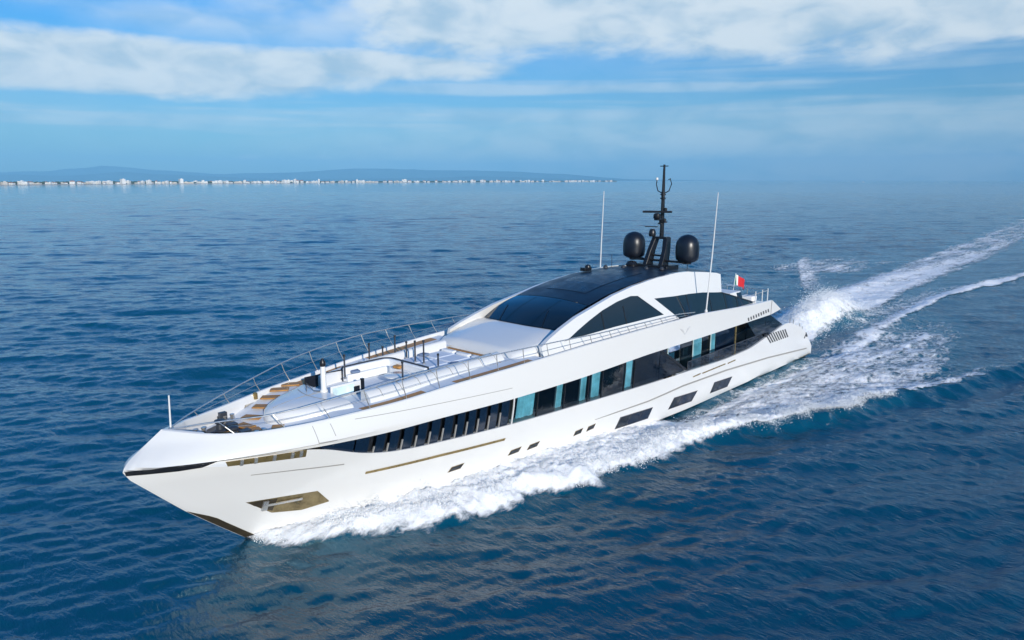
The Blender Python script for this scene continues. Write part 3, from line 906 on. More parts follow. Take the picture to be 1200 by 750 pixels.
local(run(.2, .8 if False else .44, 4.97, 5.32), sf).build('seat', M['whitecush'], sf, bevel=.05)
local(run(.02, .22, 4.97, 5.62), sf).build('backrest', M['whitecush'], sf, bevel=.06)
local(run(-.04, .02, 4.97, 5.66), sf).build('backrest_shell', M['darkgrey'], sf)
tb = tag(empty('lounge_table', (40.0, .6, 4.96)), 'low white round table in front of the curved foredeck sofa', 'table')
local(MB().lathe((40.0, .6, 5.34), [(.55, 0), (.58, .02), (.58, .06), (.55, .08)], 24), tb).build('tabletop', M['white'], tb, smooth=True, angle=40)
local(MB().lathe((40.0, .6, 4.965), [(.25, 0), (.22, .03), (.07, .06), (.07, .375)], 16), tb).build('pedestal', M['steel'], tb, smooth=True, angle=40)
SPOT = [('forward', 37.65), ('after', 36.0)]
for i, (pos, xc) in enumerate(SPOT):
    o = tag(empty('sun_pad', (xc, 0, 4.96)), 'wide pale blue sun pad next to the curved sofa on the foredeck' if i == 0 else 'wide pale blue sun pad against the white cowl below the windscreen', 'sun pad', 'sun pads on the foredeck')
    local(MB().box((xc, .1, 5.10), (1.56, 3.3, .26)), o).build('base', M['white'], o, bevel=.04)
    for k, y in enumerate((-1.0, .1, 1.2)):
        local(MB().box((xc, y, 5.32), (1.52, 1.06, .18)), o).build('cushion', M['cushion'], o, bevel=.06)
    for y in (-1.0, .1, 1.2):
        if i == 1:
            local(MB().box((xc - .58, y, 5.46), (.28, .9, .14)), o).build('headrest', M['whitecush'], o, bevel=.06)
M['blue'] = mat('slate_blue_fabric', (0.16, 0.22, 0.33), 0.85, var=0.1, vscale=4)
for (x, y, z, rz, m_, lab) in ((36.85, -1.25, 5.49, .3, 'blue', 'slate blue cushion lying at the starboard end of the forward sun pad'), (37.0, 1.2, 5.49, -.4, 'blue', 'slate blue cushion lying at the port end of the forward sun pad'),
                               (39.05, -.5, 5.43, .2, 'teak', 'tan cushion on the curved sofa close to its corner'), (40.9, -1.35, 5.41, 1.3, 'blue', 'slate blue cushion at the forward end of the curved sofa')):
    o = tag(empty('throw_cushion', (x, y, z - .08)), lab, 'cushion', 'loose cushions on the foredeck seats')
    o.rotation_euler = (0, 0, rz)
    MB().prism([(.24 * math.cos(q) * (1 + .12 * math.cos(4 * q - math.pi)), .24 * math.sin(q) * (1 + .12 * math.cos(4 * q - math.pi))) for q in np.linspace(0, 2 * math.pi, 24, endpoint=False)], .0, .13).build('cover', M[m_], o, bevel=.05)
MB().box((35.0, .1, 5.48), (.16, 3.2, .06)).build('teak_trim', M['teak'], yacht, bevel=.015)
MB().box((35.1, 2.35, 5.40), (.5, .4, .12)).build('teak_step', M['teak'], yacht, bevel=.015)
MB().box((34.85, 2.0, 5.2), (.4, .24, .5)).build('control_box', M['darkgrey'], yacht, bevel=.02)
# awning poles standing about the lounge
POLES = [((41.7, -.95, 5.3), 1.0), ((39.6, -2.0, 5.36), .95), ((38.7, -2.15, 5.36), .62), ((38.1, -1.95, 5.36), 1.1), ((37.75, -1.5, 5.42), .75), ((37.95, -.6, 5.42), .95), ((37.9, -.02, 5.42), 1.05), ((40.35, 1.45, 5.1), 1.05), ((37.85, .95, 5.42), .55)]
for (x, y, z), h in POLES:
    p_ = MB().tube([(x, y, z), (x, y, z + h)], .04, 8).build('awning_pole', M['darkgrey'], yacht)
    MB().lathe((x, y, z - .02), [(.08, 0), (.08, .05), (.045, .08)], 10).build('pole_socket', M['steel'], p_)
    MB().lathe((x, y, z + h), [(.045, 0), (.06, .02), (.05, .1)], 8).build('pole_cap', M['black'], p_)

# guard rails
RAIL = np.array([(49.72, .10, 5.24), (49.0, .62, 5.34), (48.3, 1.05, 5.40), (47.1, 1.83, 5.47), (45.9, 2.35, 5.62), (44.7, 2.74, 5.80), (43.5, 3.12, 5.98), (42.4, 3.34, 6.12), (41.1, 3.55, 6.26), (39.8, 3.72, 6.35), (38.5, 3.90, 6.40), (35.8, 4.12, 6.40), (32.1, 4.26, 6.34), (29.5, 4.32, 6.26), (26, 4.40, 6.26), (22, 4.42, 6.24), (20.2, 4.42, 6.1)])


def railpt(x):
    return np.array([x, np.interp(-x, -RAIL[:, 0], RAIL[:, 1]), np.interp(-x, -RAIL[:, 0], RAIL[:, 2])])


for sd_ in (1, -1):
    xx = np.linspace(49.72, 20.2, 110)
    pts = [railpt(x) for x in xx]
    rl = MB().tube([(p[0], sd_ * p[1], p[2]) for p in pts], .026, 6).build('guard_rail', M['steel'], yacht, smooth=True)
    xm = np.linspace(48.0, 21, 90)
    mid = []
    for x in xm:
        p = railpt(x)
        b = np.array([x - .16, float(hb(x, zs(x))) - .08, float(zs(x))])
        mid.append((p * .5 + b * .5))
    MB().tube([(p[0], sd_ * p[1], p[2]) for p in mid], .010, 5).build('rail_wire', M['steel'], rl)
    for xb_ in list(np.arange(48.1, 21, -1.62)):
        top = railpt(min(xb_ + .33, 49.6))
        bs = (xb_, float(hb(xb_, zs(xb_))) - .08, float(zs(xb_)) + .0)
        mdp = (xb_ + .22, (bs[1] + top[1]) / 2 + .02, (bs[2] + top[2]) / 2 + .06)
        MB().tube([(bs[0], sd_ * bs[1], bs[2]), (mdp[0], sd_ * mdp[1], mdp[2]), (top[0], sd_ * top[1], top[2])], .02, 6).build('rail_post', M['steel'], rl)

# upper after deck: rails, console, flag
for sd_ in (1, -1):
    for q in (10.9, 9.8, 8.9):
        MB().tube([(q, sd_ * 4.0, 5.34), (q, sd_ * 4.0, 6.30)], .035, 6).build('stanchion', M['white'], yacht)
    MB().tube([(11.6, sd_ * 4.0, 6.1), (8.9, sd_ * 4.0, 6.16)], .022, 6).build('after_rail', M['steel'], yacht)
MB().tube([(8.9, -4.0, 6.16), (8.8, -2, 6.18), (8.8, 2, 6.18), (8.9, 4.0, 6.16)], .022, 6).build('transom_rail', M['steel'], yacht)
for y in (-2.4, -.8, .8, 2.4):
    MB().tube([(8.8, y, 5.34), (8.8, y, 6.18)], .022, 6).build('transom_stanchion', M['steel'], yacht)
bar = MB().box((10.6, 1.0, 5.68), (1.5, 2.6, .62)).build('after_bar', M['white'], yacht, bevel=.05)
MB().box((10.6, 1.0, 6.02), (1.6, 2.7, .06)).build('counter', M['deck'], bar, bevel=.02)
sp = MB().box((9.6, 2.9, 5.55), (.8, .9, .4)).build('after_seat', M['whitecush'], yacht, bevel=.08)

flag = tag(empty('ensign_flag', (8.0, 1.2, 5.2)), 'small flag with mostly white and red showing above the yacht stern', 'flag')
fl = MB().tube([(8.75, 1.2, 5.34), (8.35, 1.2, 7.1)], .03, 8)
local(fl, flag).build('flagstaff', M['white'], flag)
rows = []
for i in range(13):
    u = i / 12
    uu = u
    u = np.interp(u, [0, 1 / 3, 2 / 3, 1], [0, .08, .30, 1])
    rows.append([(8.42 - .75 * u - .12 * v, 1.2 + .16 * math.sin(u * 9 + v) * u + .35 * u, 7.02 - .12 * u - v * .80 - .35 * u * u) for v in np.linspace(0, 1, 6)])
cl = MB()
for a, b, mi in ((0, 4, 0), (4, 8, 1), (8, 12, 2)):
    cl.grid(rows[a:b + 1], mi)
local(cl, flag).build('cloth', [M['green'], M['whitecloth'], M['red']], flag, smooth=True)

# ------------------------------------------------------------------ radar mast
mast = MB()
for sd_ in (1, -1):
    mast.grid([[(17.9 + dx_, sd_ * (.62 + dy_), 8.1) for dx_, dy_ in ((.45, .16), (.45, -.16), (-.45, -.16), (-.45, .16))], [(17.4 + dx_, sd_ * (.56 + dy_), 9.4) for dx_, dy_ in ((.32, .15), (.32, -.15), (-.32, -.15), (-.32, .15))], [(17.1 + dx_, sd_ * (.42 + dy_), 10.25) for dx_, dy_ in ((.26, .16), (.26, -.16), (-.26, -.16), (-.26, .16))]], closed=True)
    mast.add([(17.1 + dx_, sd_ * (.42 + dy_), 10.25) for dx_, dy_ in ((.26, .16), (.26, -.16), (-.26, -.16), (-.26, .16))], [(0, 1, 2, 3)])
mast.box((17.15, 0, 10.22), (.5, 1.1, .16))
mast.box((17.5, 0, 8.75), (.5, 4.2, .14))
mast.box((17.7, 0, 8.35), (1.5, 2.6, .3))
mast.box((17.35, 0, 9.05), (.3, 1.0, .12))
mo = mast.build('radar_mast', M['black'], yacht, bevel=.04)
MB().tube([(17.1, 0, 10.25), (17.1, 0, 12.6), (17.1, 0, 15.0)], [.15, .12, .07], 10).build('mast_pole', M['black'], mo, smooth=True)
for y in (-2.05, 2.05):
    dm = MB().lathe((17.25, y, 8.62), [(.28, 0), (.3, .1), (.55, .18), (.72, .32), (.76, .6), (.76, 1.1), (.72, 1.4), (.6, 1.65), (.4, 1.82), (.18, 1.9), (.02, 1.92)], 28)
    dm.build('radome', M['roof'], mo, smooth=True, angle=60)
rd = MB()
rd.lathe((17.75, 0, 11.5), [(.22, 0), (.26, .08), (.24, .3), (.12, .36)], 14)
rd.box((17.75, 0, 11.95), (.14, 1.9, .14), rz=.5)
rd.box((17.4, 0, 11.44), (.9, .36, .1))
rd.build('radar_scanner', M['black'], mo, bevel=.02)
rd = MB()
rd.lathe((17.55, -.45, 10.3), [(.2, 0), (.24, .1), (.22, .35), (.14, .5)], 14)
rd.box((17.6, -.5, 10.95), (.1, .9, .06), rz=.3)
rd.build('searchlight', M['black'], mo, bevel=.02)
yk = MB()
yk.tube([(17.1, 0, 13.1), (17.1, -.42, 13.3), (17.1, -.55, 13.7), (17.1, -.52, 14.0)], .035, 6)
yk.tube([(17.1, 0, 13.1), (17.1, .42, 13.3), (17.1, .6, 13.75), (17.1, .48, 14.1), (17.1, .36, 14.02)], .035, 6)
yk.build('mast_yoke', M['black'], mo)
MB().lathe((17.1, -.52, 14.0), [(.07, 0), (.09, .05), (.07, .16)], 8).build('anemometer', M['whitecloth'], mo)
for z, y in ((12.75, .0), (11.9, .22), (11.1, -.1), (11.2, .18), (13.0, 0)):
    MB().lathe((17.12, y, z), [(.1, 0), (.2, .03), (.2, .09), (.12, .12), (.12, .26), (.05, .3)], 10).build('navigation_light', M['black'], mo)
MB().tube([(17.1, -.3, 14.9), (17.1, .3, 14.9)], .03, 5).build('mast_spreader', M['black'], mo)
MB().lathe((18.6, -1.3, 8.36), [(.4, 0), (.42, .12), (.3, .28), (.1, .34)], 16).build('satellite_dish', M['black'], mo, smooth=True)
rh = MB()
rh.box((22.6, -2.1, 8.42), (.7, .4, .22))
rh.lathe((22.4, -2.1, 8.5), [(.2, 0), (.18, .14), (.05, .2)], 12)
rh.build('roof_camera', M['black'], roof, bevel=.02)
for x, y in ((20.2, -.9), (19.8, .6), (19.4, 1.5), (20.9, -1.8)):
    MB().lathe((x, y, 8.38), [(.16, 0), (.16, .06), (.1, .16), (.03, .2)], 10).build('roof_vent', M['darkgrey'], roof)
for x, y, h in ((19.5, -2.3, .8), (16.0, 1.4, .5), (16.4, -1.6, .4)):
    MB().tube([(x, y, 8.1), (x, y, 8.3 + h)], .02, 5).build('roof_aerial', M['black'], roof)
for sd_ in (1, -1):
    wa = MB().tube([(18.3, sd_ * 4.15, 5.85), (18.05, sd_ * 4.25, 9.5), (17.8, sd_ * 4.3, 13.25)], [.05, .04, .025], 8).build('whip_antenna', M['white'], yacht)
    MB().lathe((18.3, sd_ * 4.15, 5.8), [(.1, 0), (.1, .12), (.06, .2)], 10).build('antenna_base', M['white'], wa)

# ------------------------------------------------------------------ the sea
C2 = np.array([CAM.x, CAM.y])
FH = np.array([fh.x, fh.y])
NW = 110
lam = np.exp(np.linspace(math.log(.55), math.log(17), NW)) * (1 + .03 * rng.standard_normal(NW))
base_dir = math.atan2(-FH[1], -FH[0]) + 0.18
ang = base_dir + rng.standard_normal(NW) * np.interp(np.log(lam), [math.log(.5), math.log(17)], [.55, .22])
KX, KY = np.cos(ang) * 2 * math.pi / lam, np.sin(ang) * 2 * math.pi / lam
AMP = lam * .0039 * np.interp(lam, [.5, 1, 2, 4, 8, 17], [1.4, 1.4, 1.0, .62, .42, .28]) * (.6 + .8 * rng.random(NW))
PH = rng.random(NW) * 2 * math.pi
Y_OUT = np.array([(47.5, .25), (46.6, 1.1), (45.2, 2.0), (43.4, 3.0), (41.6, 3.8), (38.4, 4.8), (35, 5.7), (33, 6.2), (29.2, 6.7), (25.2, 7.2), (22.2, 8.4), (19.5, 10.1), (13.5, 12.0), (8.4, 13.6), (0, 16.0), (-10, 18.6), (-30, 23.0), (-70, 30), (-400, 70)])


def yout(x):
    return np.interp(-x, -Y_OUT[:, 0], Y_OUT[:, 1])


def gauss(d, w):
    return np.exp(-(d / w) ** 2)


def sstep(a, b, x):
    t = np.clip((x - a) / (b - a), 0, 1)
    return t * t * (3 - 2 * t)


def vnoise(x, y, seed):
    """smooth value noise"""
    xi, yi = np.floor(x).astype(np.int64), np.floor(y).astype(np.int64)
    xf, yf = x - xi, y - yi
    u, v = xf * xf * (3 - 2 * xf), yf * yf * (3 - 2 * yf)

    def h(a, b):
        n = (a * 374761393 + b * 668265263 + seed * 1442695) & 0x7fffffff
        n = ((n ^ (n >> 13)) * 1274126177) & 0x7fffffff
        return ((n ^ (n >> 16)) & 0xffff) / 65535.0
    return (h(xi, yi) * (1 - u) + h(xi + 1, yi) * u) * (1 - v) + (h(xi, yi + 1) * (1 - u) + h(xi + 1, yi + 1) * u) * v


def fbm(x, y, seed, o=4):
    s_, a, t = 0, .5, 0
    for i in range(o):
        s_ = s_ + a * vnoise(x * 2 ** i + 17.3 * i, y * 2 ** i - 9.1 * i, seed + i)
        t += a
        a *= .55
    return s_ / t


def crest_line(x, y):
    """ragged line along which the bow wave breaks"""
    w = np.clip((47.6 - x) / 10, 0.12, 1)
    return yout(x) + w * ((fbm(x * .35, y * .35, 3, 3) - .5) * 1.9 + (fbm(x * 1.3, y * .5, 63, 3) - .5) * .9)


def boat_waves(x, y):
    a = np.abs(y)
    yo = crest_line(x, y)
    d = a - yo                                          # outside the breaking crest > 0
    on = sstep(47.8, 45.5, x)
    # crest of the bow wave: steep outside, long back inside
    h = np.interp(-x, [-47.5, -44, -36, -28, -20, -8, 10, 40, 120], [.15, .50, .60, .60, .56, .40, .22, .14, 0])
    prof = np.where(d > 0, gauss(d, .8), np.maximum(gauss(d, 1.9), sstep(22, 31, x) * (1 + .04 * np.minimum(-d, 3))))
    z = on * h * prof
    # trough along the after body, hollow and hump behind the stern
    z += -.38 * gauss(a - 5.2, 1.1) * sstep(30, 22, x) * sstep(-6, 2, x)
    z += -.55 * gauss(y, 3.6) * gauss(x + 2.5, 4)
    z += 2.5 * gauss(y - .1, 2.2) * gauss(x + 13, 7.5) * (.75 + .5 * fbm(x * .5, y * .8, 19, 3))
    z += .35 * gauss(a - 5.3, 1.3) * sstep(0, -10, x) * np.exp(np.minimum(x + 10, 0) / 90)
    # diverging waves outside the crest
    for k, (off, am) in enumerate(((4.2, .22), (8.5, .24), (13, .18), (18, .12))):
        z += am * gauss(a - (yo + off), 1.3) * sstep(20, -4, x - off) * sstep(-140, -30, x)
        z -= am * .7 * gauss(a - (yo + off - 2.1), 1.2) * sstep(20, -4, x - off) * sstep(-140, -30, x)
    return z


def eta(x, y, spacing):
    z = boat_waves(x, y)
    calm = 1 - .45 * gauss(np.minimum(np.abs(y), 40) / 9.0, 1) * sstep(8, -5, x) * sstep(-500, -100, x)
    s_ = np.zeros_like(x)
    gust = .75 + .5 * fbm(x * .02, y * .02, 31, 3)
    for i in range(NW):
        fade = np.clip((lam[i] / spacing - 2.0) / 2.0, 0, 1)
        if fade.max() <= 0:
            continue
        ph = KX[i] * x + KY[i] * y + PH[i]
        s_ += AMP[i] * fade * (np.sin(ph) + .22 * np.cos(2 * ph))
    return z + s_ * calm * gust


def polar_grid(th0, th1, nth, r0, r1, nr):
    th = np.linspace(th0, th1, nth)
    r = np.exp(np.linspace(math.log(r0), math.log(r1), nr))
    return th, r


def big_mesh(name, V, F):
    me = bpy.data.meshes.new(name)
    me.vertices.add(len(V))
    me.vertices.foreach_set('co', V.astype(np.float32).ravel())
    me.loops.add(F.size)
    me.loops.foreach_set('vertex_index', F.astype(np.int32).ravel())
    me.polygons.add(len(F))
    me.polygons.foreach_set('loop_start', np.arange(0, F.size, 4, dtype=np.int32))
    me.polygons.foreach_set('use_smooth', np.ones(len(F), bool))
    me.update(calc_edges=True)
    me.validate()
    return me


vth = math.atan2(FH[1], FH[0])
# one sheet: finely divided in the directions the view looks, coarser elsewhere, out to the horizon
ths = np.concatenate([np.linspace(vth - R(44), vth + R(44), 520), np.linspace(vth + R(44), vth - R(44) + 2 * math.pi, 90)[1:-1]])
rs = np.concatenate([[0.01, 4, 8, 11], np.exp(np.linspace(math.log(13), math.log(900), 1150)), np.exp(np.linspace(math.log(900), math.log(24000), 80))[1:]])
TH, RS = np.meshgrid(ths, rs)
X = C2[0] + RS * np.cos(TH)
Y = C2[1] + RS * np.sin(TH)
dth = np.gradient(ths)
sp_ = np.maximum(RS * dth[None, :], np.gradient(rs)[:, None]) * .95
Z = eta(X.ravel(), Y.ravel(), sp_.ravel()).reshape(X.shape)
Z = np.where(RS > 2500, 0, Z)
nr, nt = X.shape
idx = np.arange(nr * nt).reshape(nr, nt)
nx = np.roll(idx, -1, axis=1)
F = np.stack([idx[:-1], nx[:-1], nx[1:], idx[1:]], -1).reshape(-1, 4)
AER = np.zeros(X.size)
nearm = (X.ravel() > -420) & (X.ravel() < 50) & (np.abs(Y.ravel()) < 50)
sea_me = big_mesh('sea', np.stack([X.ravel(), Y.ravel(), Z.ravel()], -1), F[:, ::-1] if False else F)

SEA_X, SEA_Y = X.ravel(), Y.ravel()
wm = bpy.data.materials.new('sea_water')
wm.use_nodes = True
t = NT(wm.node_tree)
b = t.n['Principled BSDF']
geo = t.new('ShaderNodeNewGeometry')
pos = geo.outputs['Position']
tint = t.noise(pos, .012, 3, .5)
b.inputs['Roughness'].default_value = .06
b.inputs['Specular Tint'].default_value = (.56, .93, 1, 1)
b.inputs['IOR'].default_value = 1.66
aer = t.new('ShaderNodeAttribute', attribute_name='aeration')
t.l.new(t.mix(aer.outputs['Fac'], t.mix(t.maprange(tint, .35, .65), (.0001, .048, .092, 1), (.0002, .064, .116, 1)), (.012, .19, .25, 1)), b.inputs['Base Color'])
rotz = (0, 0, -base_dir)
w1 = t.noise(t.mapping(pos, (2.0, .7, 1), rot=rotz), 1.0, 5, .6, .2)
w2 = t.noise(t.mapping(pos, (7.0, 3.0, 1), (3, 5, 0), rot=rotz), 1.0, 4, .6, .2)
hgt = t.math('ADD', t.math('MULTIPLY', w1, .11), t.math('MULTIPLY', w2, .034))
bp = t.new('ShaderNodeBump')
bp.inputs['Strength'].default_value = 1.0
bp.inputs['Distance'].default_value = 1.0
t.l.new(hgt, bp.inputs['Height'])
t.l.new(bp.outputs[0], b.inputs['Normal'])
sea = tag(link('sea', sea_me, wm), kind='structure')

# ------------------------------------------------------------------ foam: one sheet of froth for bow wave and wake
def foam_density(x, y):
    a = np.abs(y)
    yo = crest_line(x, y)
    d = yo - a                                          # > 0 inside the crest
    spill = sstep(16, 30, x) * (.55 + .9 * fbm(x * .8, y * .2, 77, 3))      # froth tumbling down the outer face
    edge = sstep(-.15 - 1.5 * spill, .35 - .45 * spill, d)
    strong = np.interp(-x, [-47.6, -46.8, -40, -24, -16, -6, 4, 20, 60], [0, .9, 1.15, 1.15, .95, .7, .3, .0, 0])
    wid = np.interp(-x, [-47, -30, -22, -12, 0, 30], [9, 9, 2.6, 2.2, 2.0, 1.5])
    D = strong * edge * sstep(wid * 1.8, wid * .4, d)
    # thin lace and flecks drifting just outside the crest
    fr = .24 * sstep(-3.2, -.4, d) * sstep(.6, -.2, d) * sstep(46, 40, x) * sstep(4, 14, x) * (.4 + 1.2 * fbm(x * .5, y * .9, 29, 3))
    D = np.maximum(D, fr)
    # lacy apron left between hull and crest, streaked along the run
    ap = edge * np.interp(-x, [-26, -20, -8, 4, 14, 22, 28], [0, .60, .64, .55, .46, .26, 0]) * sstep(15.5, 12.5, a + np.clip(-x, 0, 30) * .12)
    D = np.maximum(D, ap * sstep(3.2, 5.6, a))
    # hard streaks sliding aft from the hull side
    st = .85 * gauss(a - np.interp(-x, [-24, -14, -3, 7, 20], [5.6, 5.6, 6.2, 6.3, 6.0]), .7) * sstep(25, 20, x) * sstep(-22, -6, x)
    D = np.maximum(D, st)
    st = .72 * gauss(a - np.interp(-x, [-24, -2, 6, 17], [6.5, 8.2, 9.2, 9.4]), .55) * sstep(18, 6, x) * sstep(-20, -12, x)
    D = np.maximum(D, st)
    # stern wash
    w = 3.4 + np.clip(-x, 0, 400) * .02
    core_ = np.interp(-x, [-1, 1, 5, 24, 40, 70, 140, 300], [0, .55, 1.0, .96, .80, .66, .52, .34])
    yc = np.interp(-x, [0, 40, 100, 170, 380], [0, -3.2, -5.5, -9, -20])
    D = np.maximum(D, core_ * sstep(w * 1.4, w * .45, np.abs(y - yc)))
    # green turned-over band just to port of the core, then the sharp curling crest
    D *= 1 - .65 * gauss(y - np.interp(-x, [0, 17, 40, 80], [3.4, 3.4, 1.4, -.2]), .9) * sstep(-1, -6, x) * sstep(-60, -40, x)
    cr = np.interp(-x, [2, 8, 20, 40, 55, 70, 120, 200], [0, .7, .85, .95, .95, .85, .6, .2])
    yr = np.interp(-x, [7, 23, 38, 52, 69, 120], [5.8, 5.1, 4.8, 6.2, 8.4, 13])
    dd = y - yr
    D = np.maximum(D, cr * np.where(dd > 0, gauss(dd, .6), gauss(dd, 1.5)))
    D = np.maximum(D, .45 * sstep(0, -.8, dd) * sstep(-6.5, -2, dd) * sstep(-6, -14, x) * sstep(-75, -45, x))
    # starboard crest breaking abaft the stern
    ys_ = -np.interp(-x, [20, 31, 42, 68, 90], [6.5, 8.2, 13.0, 23.8, 29])
    dd = ys_ - y
    br = np.interp(-x, [22, 30, 44, 66, 78, 95], [0, .4, .55, .62, .3, 0])
    D = np.maximum(D, br * np.where(dd > 0, gauss(dd, .8), gauss(dd, 4.0)))
    D = np.maximum(D, .52 * sstep(-24, -32, x) * sstep(-100, -70, x) * sstep(-27, -20, y) * sstep(-8, -13, y) * fbm(x * .1, y * .1, 8, 3) * 1.5)
    return D


def foam_patch(xs0, ys0):
    Xf, Yf = np.meshgrid(xs0, ys0)
    sh = Xf.shape
    xf, yf = Xf.ravel(), Yf.ravel()
    D = foam_density(xf, yf)
    D = D * (.72 + .56 * fbm(xf * .3, yf * .7, 51, 4))
    r = np.hypot(xf - C2[0], yf - C2[1])
    z = eta(xf, yf, np.maximum(np.full_like(xf, .2), r * .0032))
    lump = fbm(xf * 1.4, yf * 1.4, 71, 4) - .35
    lump2 = fbm(xf * 3.3, yf * 3.3, 91, 3) - .4
    lump3 = fbm(xf * 8, yf * 8, 95, 2) - .5
    thick = np.clip((D - .45) / .5, 0, 1)
    z = z + .025 + r * .0003 + thick * np.clip(.22 * lump + .22 * lump2 + .16 * lump3, -.02, 1) * np.interp(xf, [-80, -20, 20, 46], [.5, .8, 1.1, 1.3])
    ii = np.arange(xf.size).reshape(sh)
    Ff = np.stack([ii[:-1, :-1], ii[:-1, 1:], ii[1:, 1:], ii[1:, :-1]], -1).reshape(-1, 4)
    keep = D[Ff].max(1) > .17
    # nothing inside the hull
    inside = (np.abs(yf) < hb(np.clip(xf, .3, 47), np.zeros_like(xf)) - .35) & (xf > .8) & (xf < 46.6)
    keep &= ~inside[Ff].all(1)
    Ff = Ff[keep]
    used, inv = np.unique(Ff, return_inverse=True)
    return np.stack([xf, yf, z], -1)[used], inv.reshape(Ff.shape), D[used]


fm_ = bpy.data.materials.new('sea_foam')
fm_.use_nodes = True
t = NT(fm_.node_tree)
b = t.n['Principled BSDF']
b.inputs['Base Color'].default_value = (.93, .93, .92, 1)
b.inputs['Roughness'].default_value = .75
b.inputs['Specular IOR Level'].default_value = .2
geo = t.new('ShaderNodeNewGeometry')
pos = geo.outputs['Position']
at = t.new('ShaderNodeAttribute', attribute_name='foam')
wp = t.new('ShaderNodeVectorMath', operation='ADD')
t.l.new(pos, wp.inputs[0])
nwv = t.new('ShaderNodeTexNoise')
nwv.inputs['Scale'].default_value = .8
t.l.new(pos, nwv.inputs['Vector'])
t.l.new(nwv.outputs[1], wp.inputs[1])
vor = t.new('ShaderNodeTexVoronoi', feature='DISTANCE_TO_EDGE')
t.l.new(t.mapping(wp.outputs[0], (.9, 1.7, .2)), vor.inputs['Vector'])
vor.inputs['Scale'].default_value = 1.0
lace = t.maprange(vor.outputs['Distance'], 0.0, .32, .75, .0)
n1_raw = t.noise(t.mapping(pos, (.55, 1.3, .5)), 1.0, 8, .72, .5)
n2 = t.noise(t.mapping(pos, (3.2, 5.0, 2)), 1.0, 4, .65)
sx_ = t.new('ShaderNodeSeparateXYZ')
t.l.new(pos, sx_.inputs[0])
age = t.maprange(sx_.outputs[0], -18.0, -70.0, 0.0, 1.0)
n4 = t.noise(t.mapping(wp.outputs[0], (.10, .75, .5)), 1.0, 5, .6, .3)
n1 = t.new('ShaderNodeMix').outputs[0].node
t.put(n1.inputs[0], t.math('MULTIPLY', age, .75))
t.put(n1.inputs[2], n1_raw)
t.put(n1.inputs[3], n4)
n1 = n1.outputs[0]
pat = t.math('ADD', t.math('ADD', t.math('MULTIPLY', n1, 1.05), t.math('MULTIPLY', n2, .42)), t.math('MULTIPLY', lace, .16))
cut = t.math('SUBTRACT', 1.22, t.math('MULTIPLY', at.outputs['Fac'], .98))
alpha = t.maprange(t.math('SUBTRACT', pat, cut), -.10, .34)
t.l.new(alpha, b.inputs['Alpha'])
bp = t.new('ShaderNodeBump')
n3 = t.noise(t.mapping(pos, (9, 13, 9)), 1.0, 5, .7)
b.inputs['Subsurface Weight'].default_value = .7
b.inputs['Subsurface Radius'].default_value = (.5, .55, .6)
b.inputs['Subsurface Scale'].default_value = .35
bp.inputs['Strength'].default_value = .6
bp.inputs['Distance'].default_value = .12
t.l.new(t.math('ADD', t.math('MULTIPLY', n3, .6), t.math('ADD', n2, n1)), bp.inputs['Height'])
t.l.new(bp.outputs[0], b.inputs['Normal'])


def foam_object(name, patches, label, cat):
    Vs, Fs, Ds, base = [], [], [], 0
    for xs0, ys0 in patches:
        V, Ff, D = foam_patch(xs0, ys0)
        Vs.append(V); Fs.append(Ff + base); Ds.append(D)
        base += len(V)
    me = big_mesh(name, np.concatenate(Vs), np.concatenate(Fs))
    a = me.attributes.new('foam', 'FLOAT', 'POINT')
    a.data.foreach_set('value', np.concatenate(Ds).astype(np.float32))
    return tag(link(name, me, fm_), label, cat, kind='stuff')


foam_object('bow_wave_foam', [(np.arange(-3, 48, .09), np.arange(0, 17, .09)), (np.arange(-3, 48, .3), np.arange(-17, 0.01, .3))], 'white foam of the bow wave along the yacht hull', 'foam')
foam_object('wake_foam', [(np.arange(-75, -2.9, .2), np.arange(-32, 22, .2)), (np.arange(-420, -74.8, .6), np.arange(-45, 30, .5))], 'white foaming wake trailing behind the yacht stern', 'foam')

AER[nearm] = np.clip(foam_density(SEA_X[nearm], SEA_Y[nearm]), 0, 1) * .8 * np.interp(SEA_X[nearm], [0, 22], [1, .3])
aa = sea_me.attributes.new('aeration', 'FLOAT', 'POINT')
aa.data.foreach_set('value', AER.astype(np.float32))

# spray: torn droplets and clots thrown up along the breaking crests
ico_v = []
g = (1 + 5 ** .5) / 2
for a_, b_ in ((1, g), (-1, g), (1, -g), (-1, -g)):
    ico_v += [(0, a_, b_), (a_, b_, 0), (b_, 0, a_)]
ico_v = np.array(ico_v) / math.sqrt(1 + g * g)
import bmesh
bmi = bmesh.new()
bmesh.ops.create_icosphere(bmi, subdivisions=1, radius=1)
IV = np.array([v.co[:] for v in bmi.verts])
IF = np.array([[v.index for v in f.verts] for f in bmi.faces])
bmi.free()


def spray_object(name, n, label, seed, gen):
    rg = np.random.default_rng(seed)
    x, y, hgt_, rad = gen(rg, n)
    z0 = eta(x, y, np.full_like(x, .3))
    P = np.stack([x, y, z0 + hgt_], -1)
    sc = rad[:, None] * (.6 + .8 * rg.random((n, 3)))
    V = (IV[None] * (1 + .35 * (rg.random((n, len(IV), 1)) - .5)) * sc[:, None, :] + P[:, None, :]).reshape(-1, 3)
    Ff = (IF[None] + (np.arange(n) * len(IV))[:, None, None]).reshape(-1, 3)
    me = bpy.data.meshes.new(name)
    me.from_pydata(V.tolist(), [], Ff.tolist())
    return tag(link(name, me, M['foamdrop'], None, True), label, 'spray', kind='stuff')


M['foamdrop'] = mat('spray_droplets', (.88, .89, .89), .6, var=.05, vscale=3)


